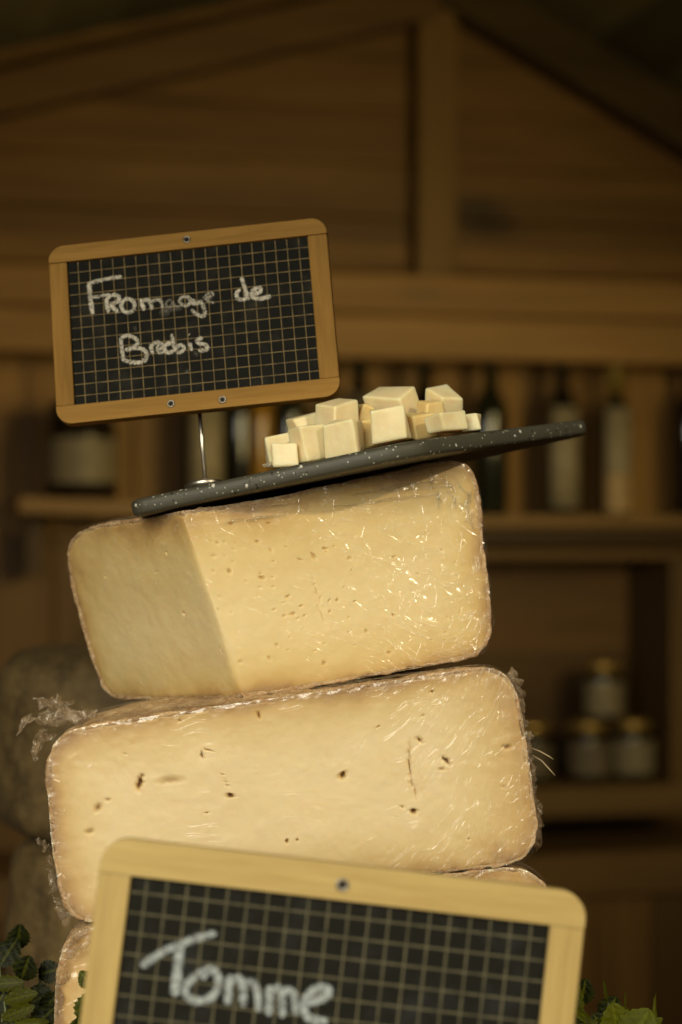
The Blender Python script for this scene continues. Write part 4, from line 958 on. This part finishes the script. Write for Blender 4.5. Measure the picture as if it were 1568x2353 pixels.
lv = [  # u, v, depth, angle, length, width, curl, tone, tilt
    (10, 2300, .99, 18, 24 * mm, 6 * mm, .15, .55, 20), (-20, 2262, 1.0, 8, 22 * mm, 6 * mm, .2, .45, -10), (5, 2340, .985, 25, 24 * mm, 5.5 * mm, .1, .5, 10), (20, 2365, .98, 12, 26 * mm, 5 * mm, .2, .65, 25),
    (50, 2250, 1.02, 70, 18 * mm, 10 * mm, .1, .12, 0), (90, 2240, 1.03, 20, 16 * mm, 9 * mm, .2, .1, 20), (60, 2310, 1.02, 30, 20 * mm, 9 * mm, .2, .15, 0), (100, 2330, 1.0, 60, 18 * mm, 9 * mm, .2, .10, -20),
    (0, 2220, 1.05, 60, 22 * mm, 10 * mm, .2, .08, 10), (70, 2370, .99, 45, 24 * mm, 9 * mm, .2, .12, 10), (120, 2290, 1.02, 170, 18 * mm, 8 * mm, .1, .08, 0), (40, 2180, 1.07, 80, 18 * mm, 9 * mm, .2, .06, 15),
    (-20, 2330, 1.0, 60, 22 * mm, 9 * mm, .2, .15, 10), (20, 2400, .98, 85, 20 * mm, 9 * mm, .1, .2, 0)]
plant('dark leafy plant at the bottom left beside the lowest cheese', P(40, 0, .99) * [1, 1, 0] + [0, 0, ZC + .0005], [(u, v, d, a, l * .8, w_ * .8, c, (t_ * 1.2 if t_ > .4 else t_ * .4), ti) for u, v, d, a, l, w_, c, t_, ti in lv], LEAF_SHADED, 31)  # low tones sink further as painted shade, the few lit leaves are raised
lv = [(192, 2352, .962, 72, 18 * mm, 8 * mm, .1, .30, 10), (212, 2268, .966, 130, 10 * mm, 5 * mm, .2, .3, -20), (182, 2420, .96, 88, 20 * mm, 9 * mm, .1, .10, 10)]
plant('sprig of leaves between the lowest cheese and the front chalkboard', P(190, 0, .962) * [1, 1, 0] + [0, 0, ZC + .0005], lv, LEAF, 47)
lv = [(1318, 2318, .99, 60, 20 * mm, 8 * mm, .55, .45, 30), (1345, 2330, .99, 128, 16 * mm, 4.5 * mm, .35, .55, 60), (1395, 2275, 1.06, 95, 15 * mm, 3 * mm, .15, .40, 60), (1440, 2300, 1.05, 88, 13 * mm, 2.2 * mm, .1, .45, 70),
      (1415, 2345, .99, 98, 17 * mm, 9.5 * mm, .15, .85, 10), (1478, 2350, 1.02, 112, 19 * mm, 3.4 * mm, .30, .62, 65), (1465, 2365, .985, 62, 21 * mm, 12 * mm, .2, .80, -10), (1508, 2330, 1.04, 102, 20 * mm, 2.8 * mm, -.15, .6, 70),
      (1500, 2362, .99, 28, 15 * mm, 4 * mm, .1, .6, 40), (1370, 2372, .985, 48, 15 * mm, 7 * mm, .3, .45, 20), (1330, 2380, .985, 70, 17 * mm, 8 * mm, .25, .2, 0),
      (1405, 2320, 1.06, 60, 16 * mm, 8 * mm, .2, .03, 0), (1340, 2280, 1.03, 80, 14 * mm, 7 * mm, .2, .02, 0), (1385, 2360, 1.03, 120, 16 * mm, 8 * mm, .2, .05, 0)]
plant('bright green leafy plant at the bottom right by the front chalkboard', P(1430, 0, .99) * [1, 1, 0] + [0, 0, ZC + .0005], lv, LEAF, 63, lift=.45)
# ground
mb = MB(); mb.add([(-15, -12, 0), (15, -12, 0), (15, 12, 0), (-15, 12, 0)], [(0, 1, 2, 3)])
g = mb.build('ground', plain('paving', (.07, .06, .045), .8)); g['kind'] = 'structure'
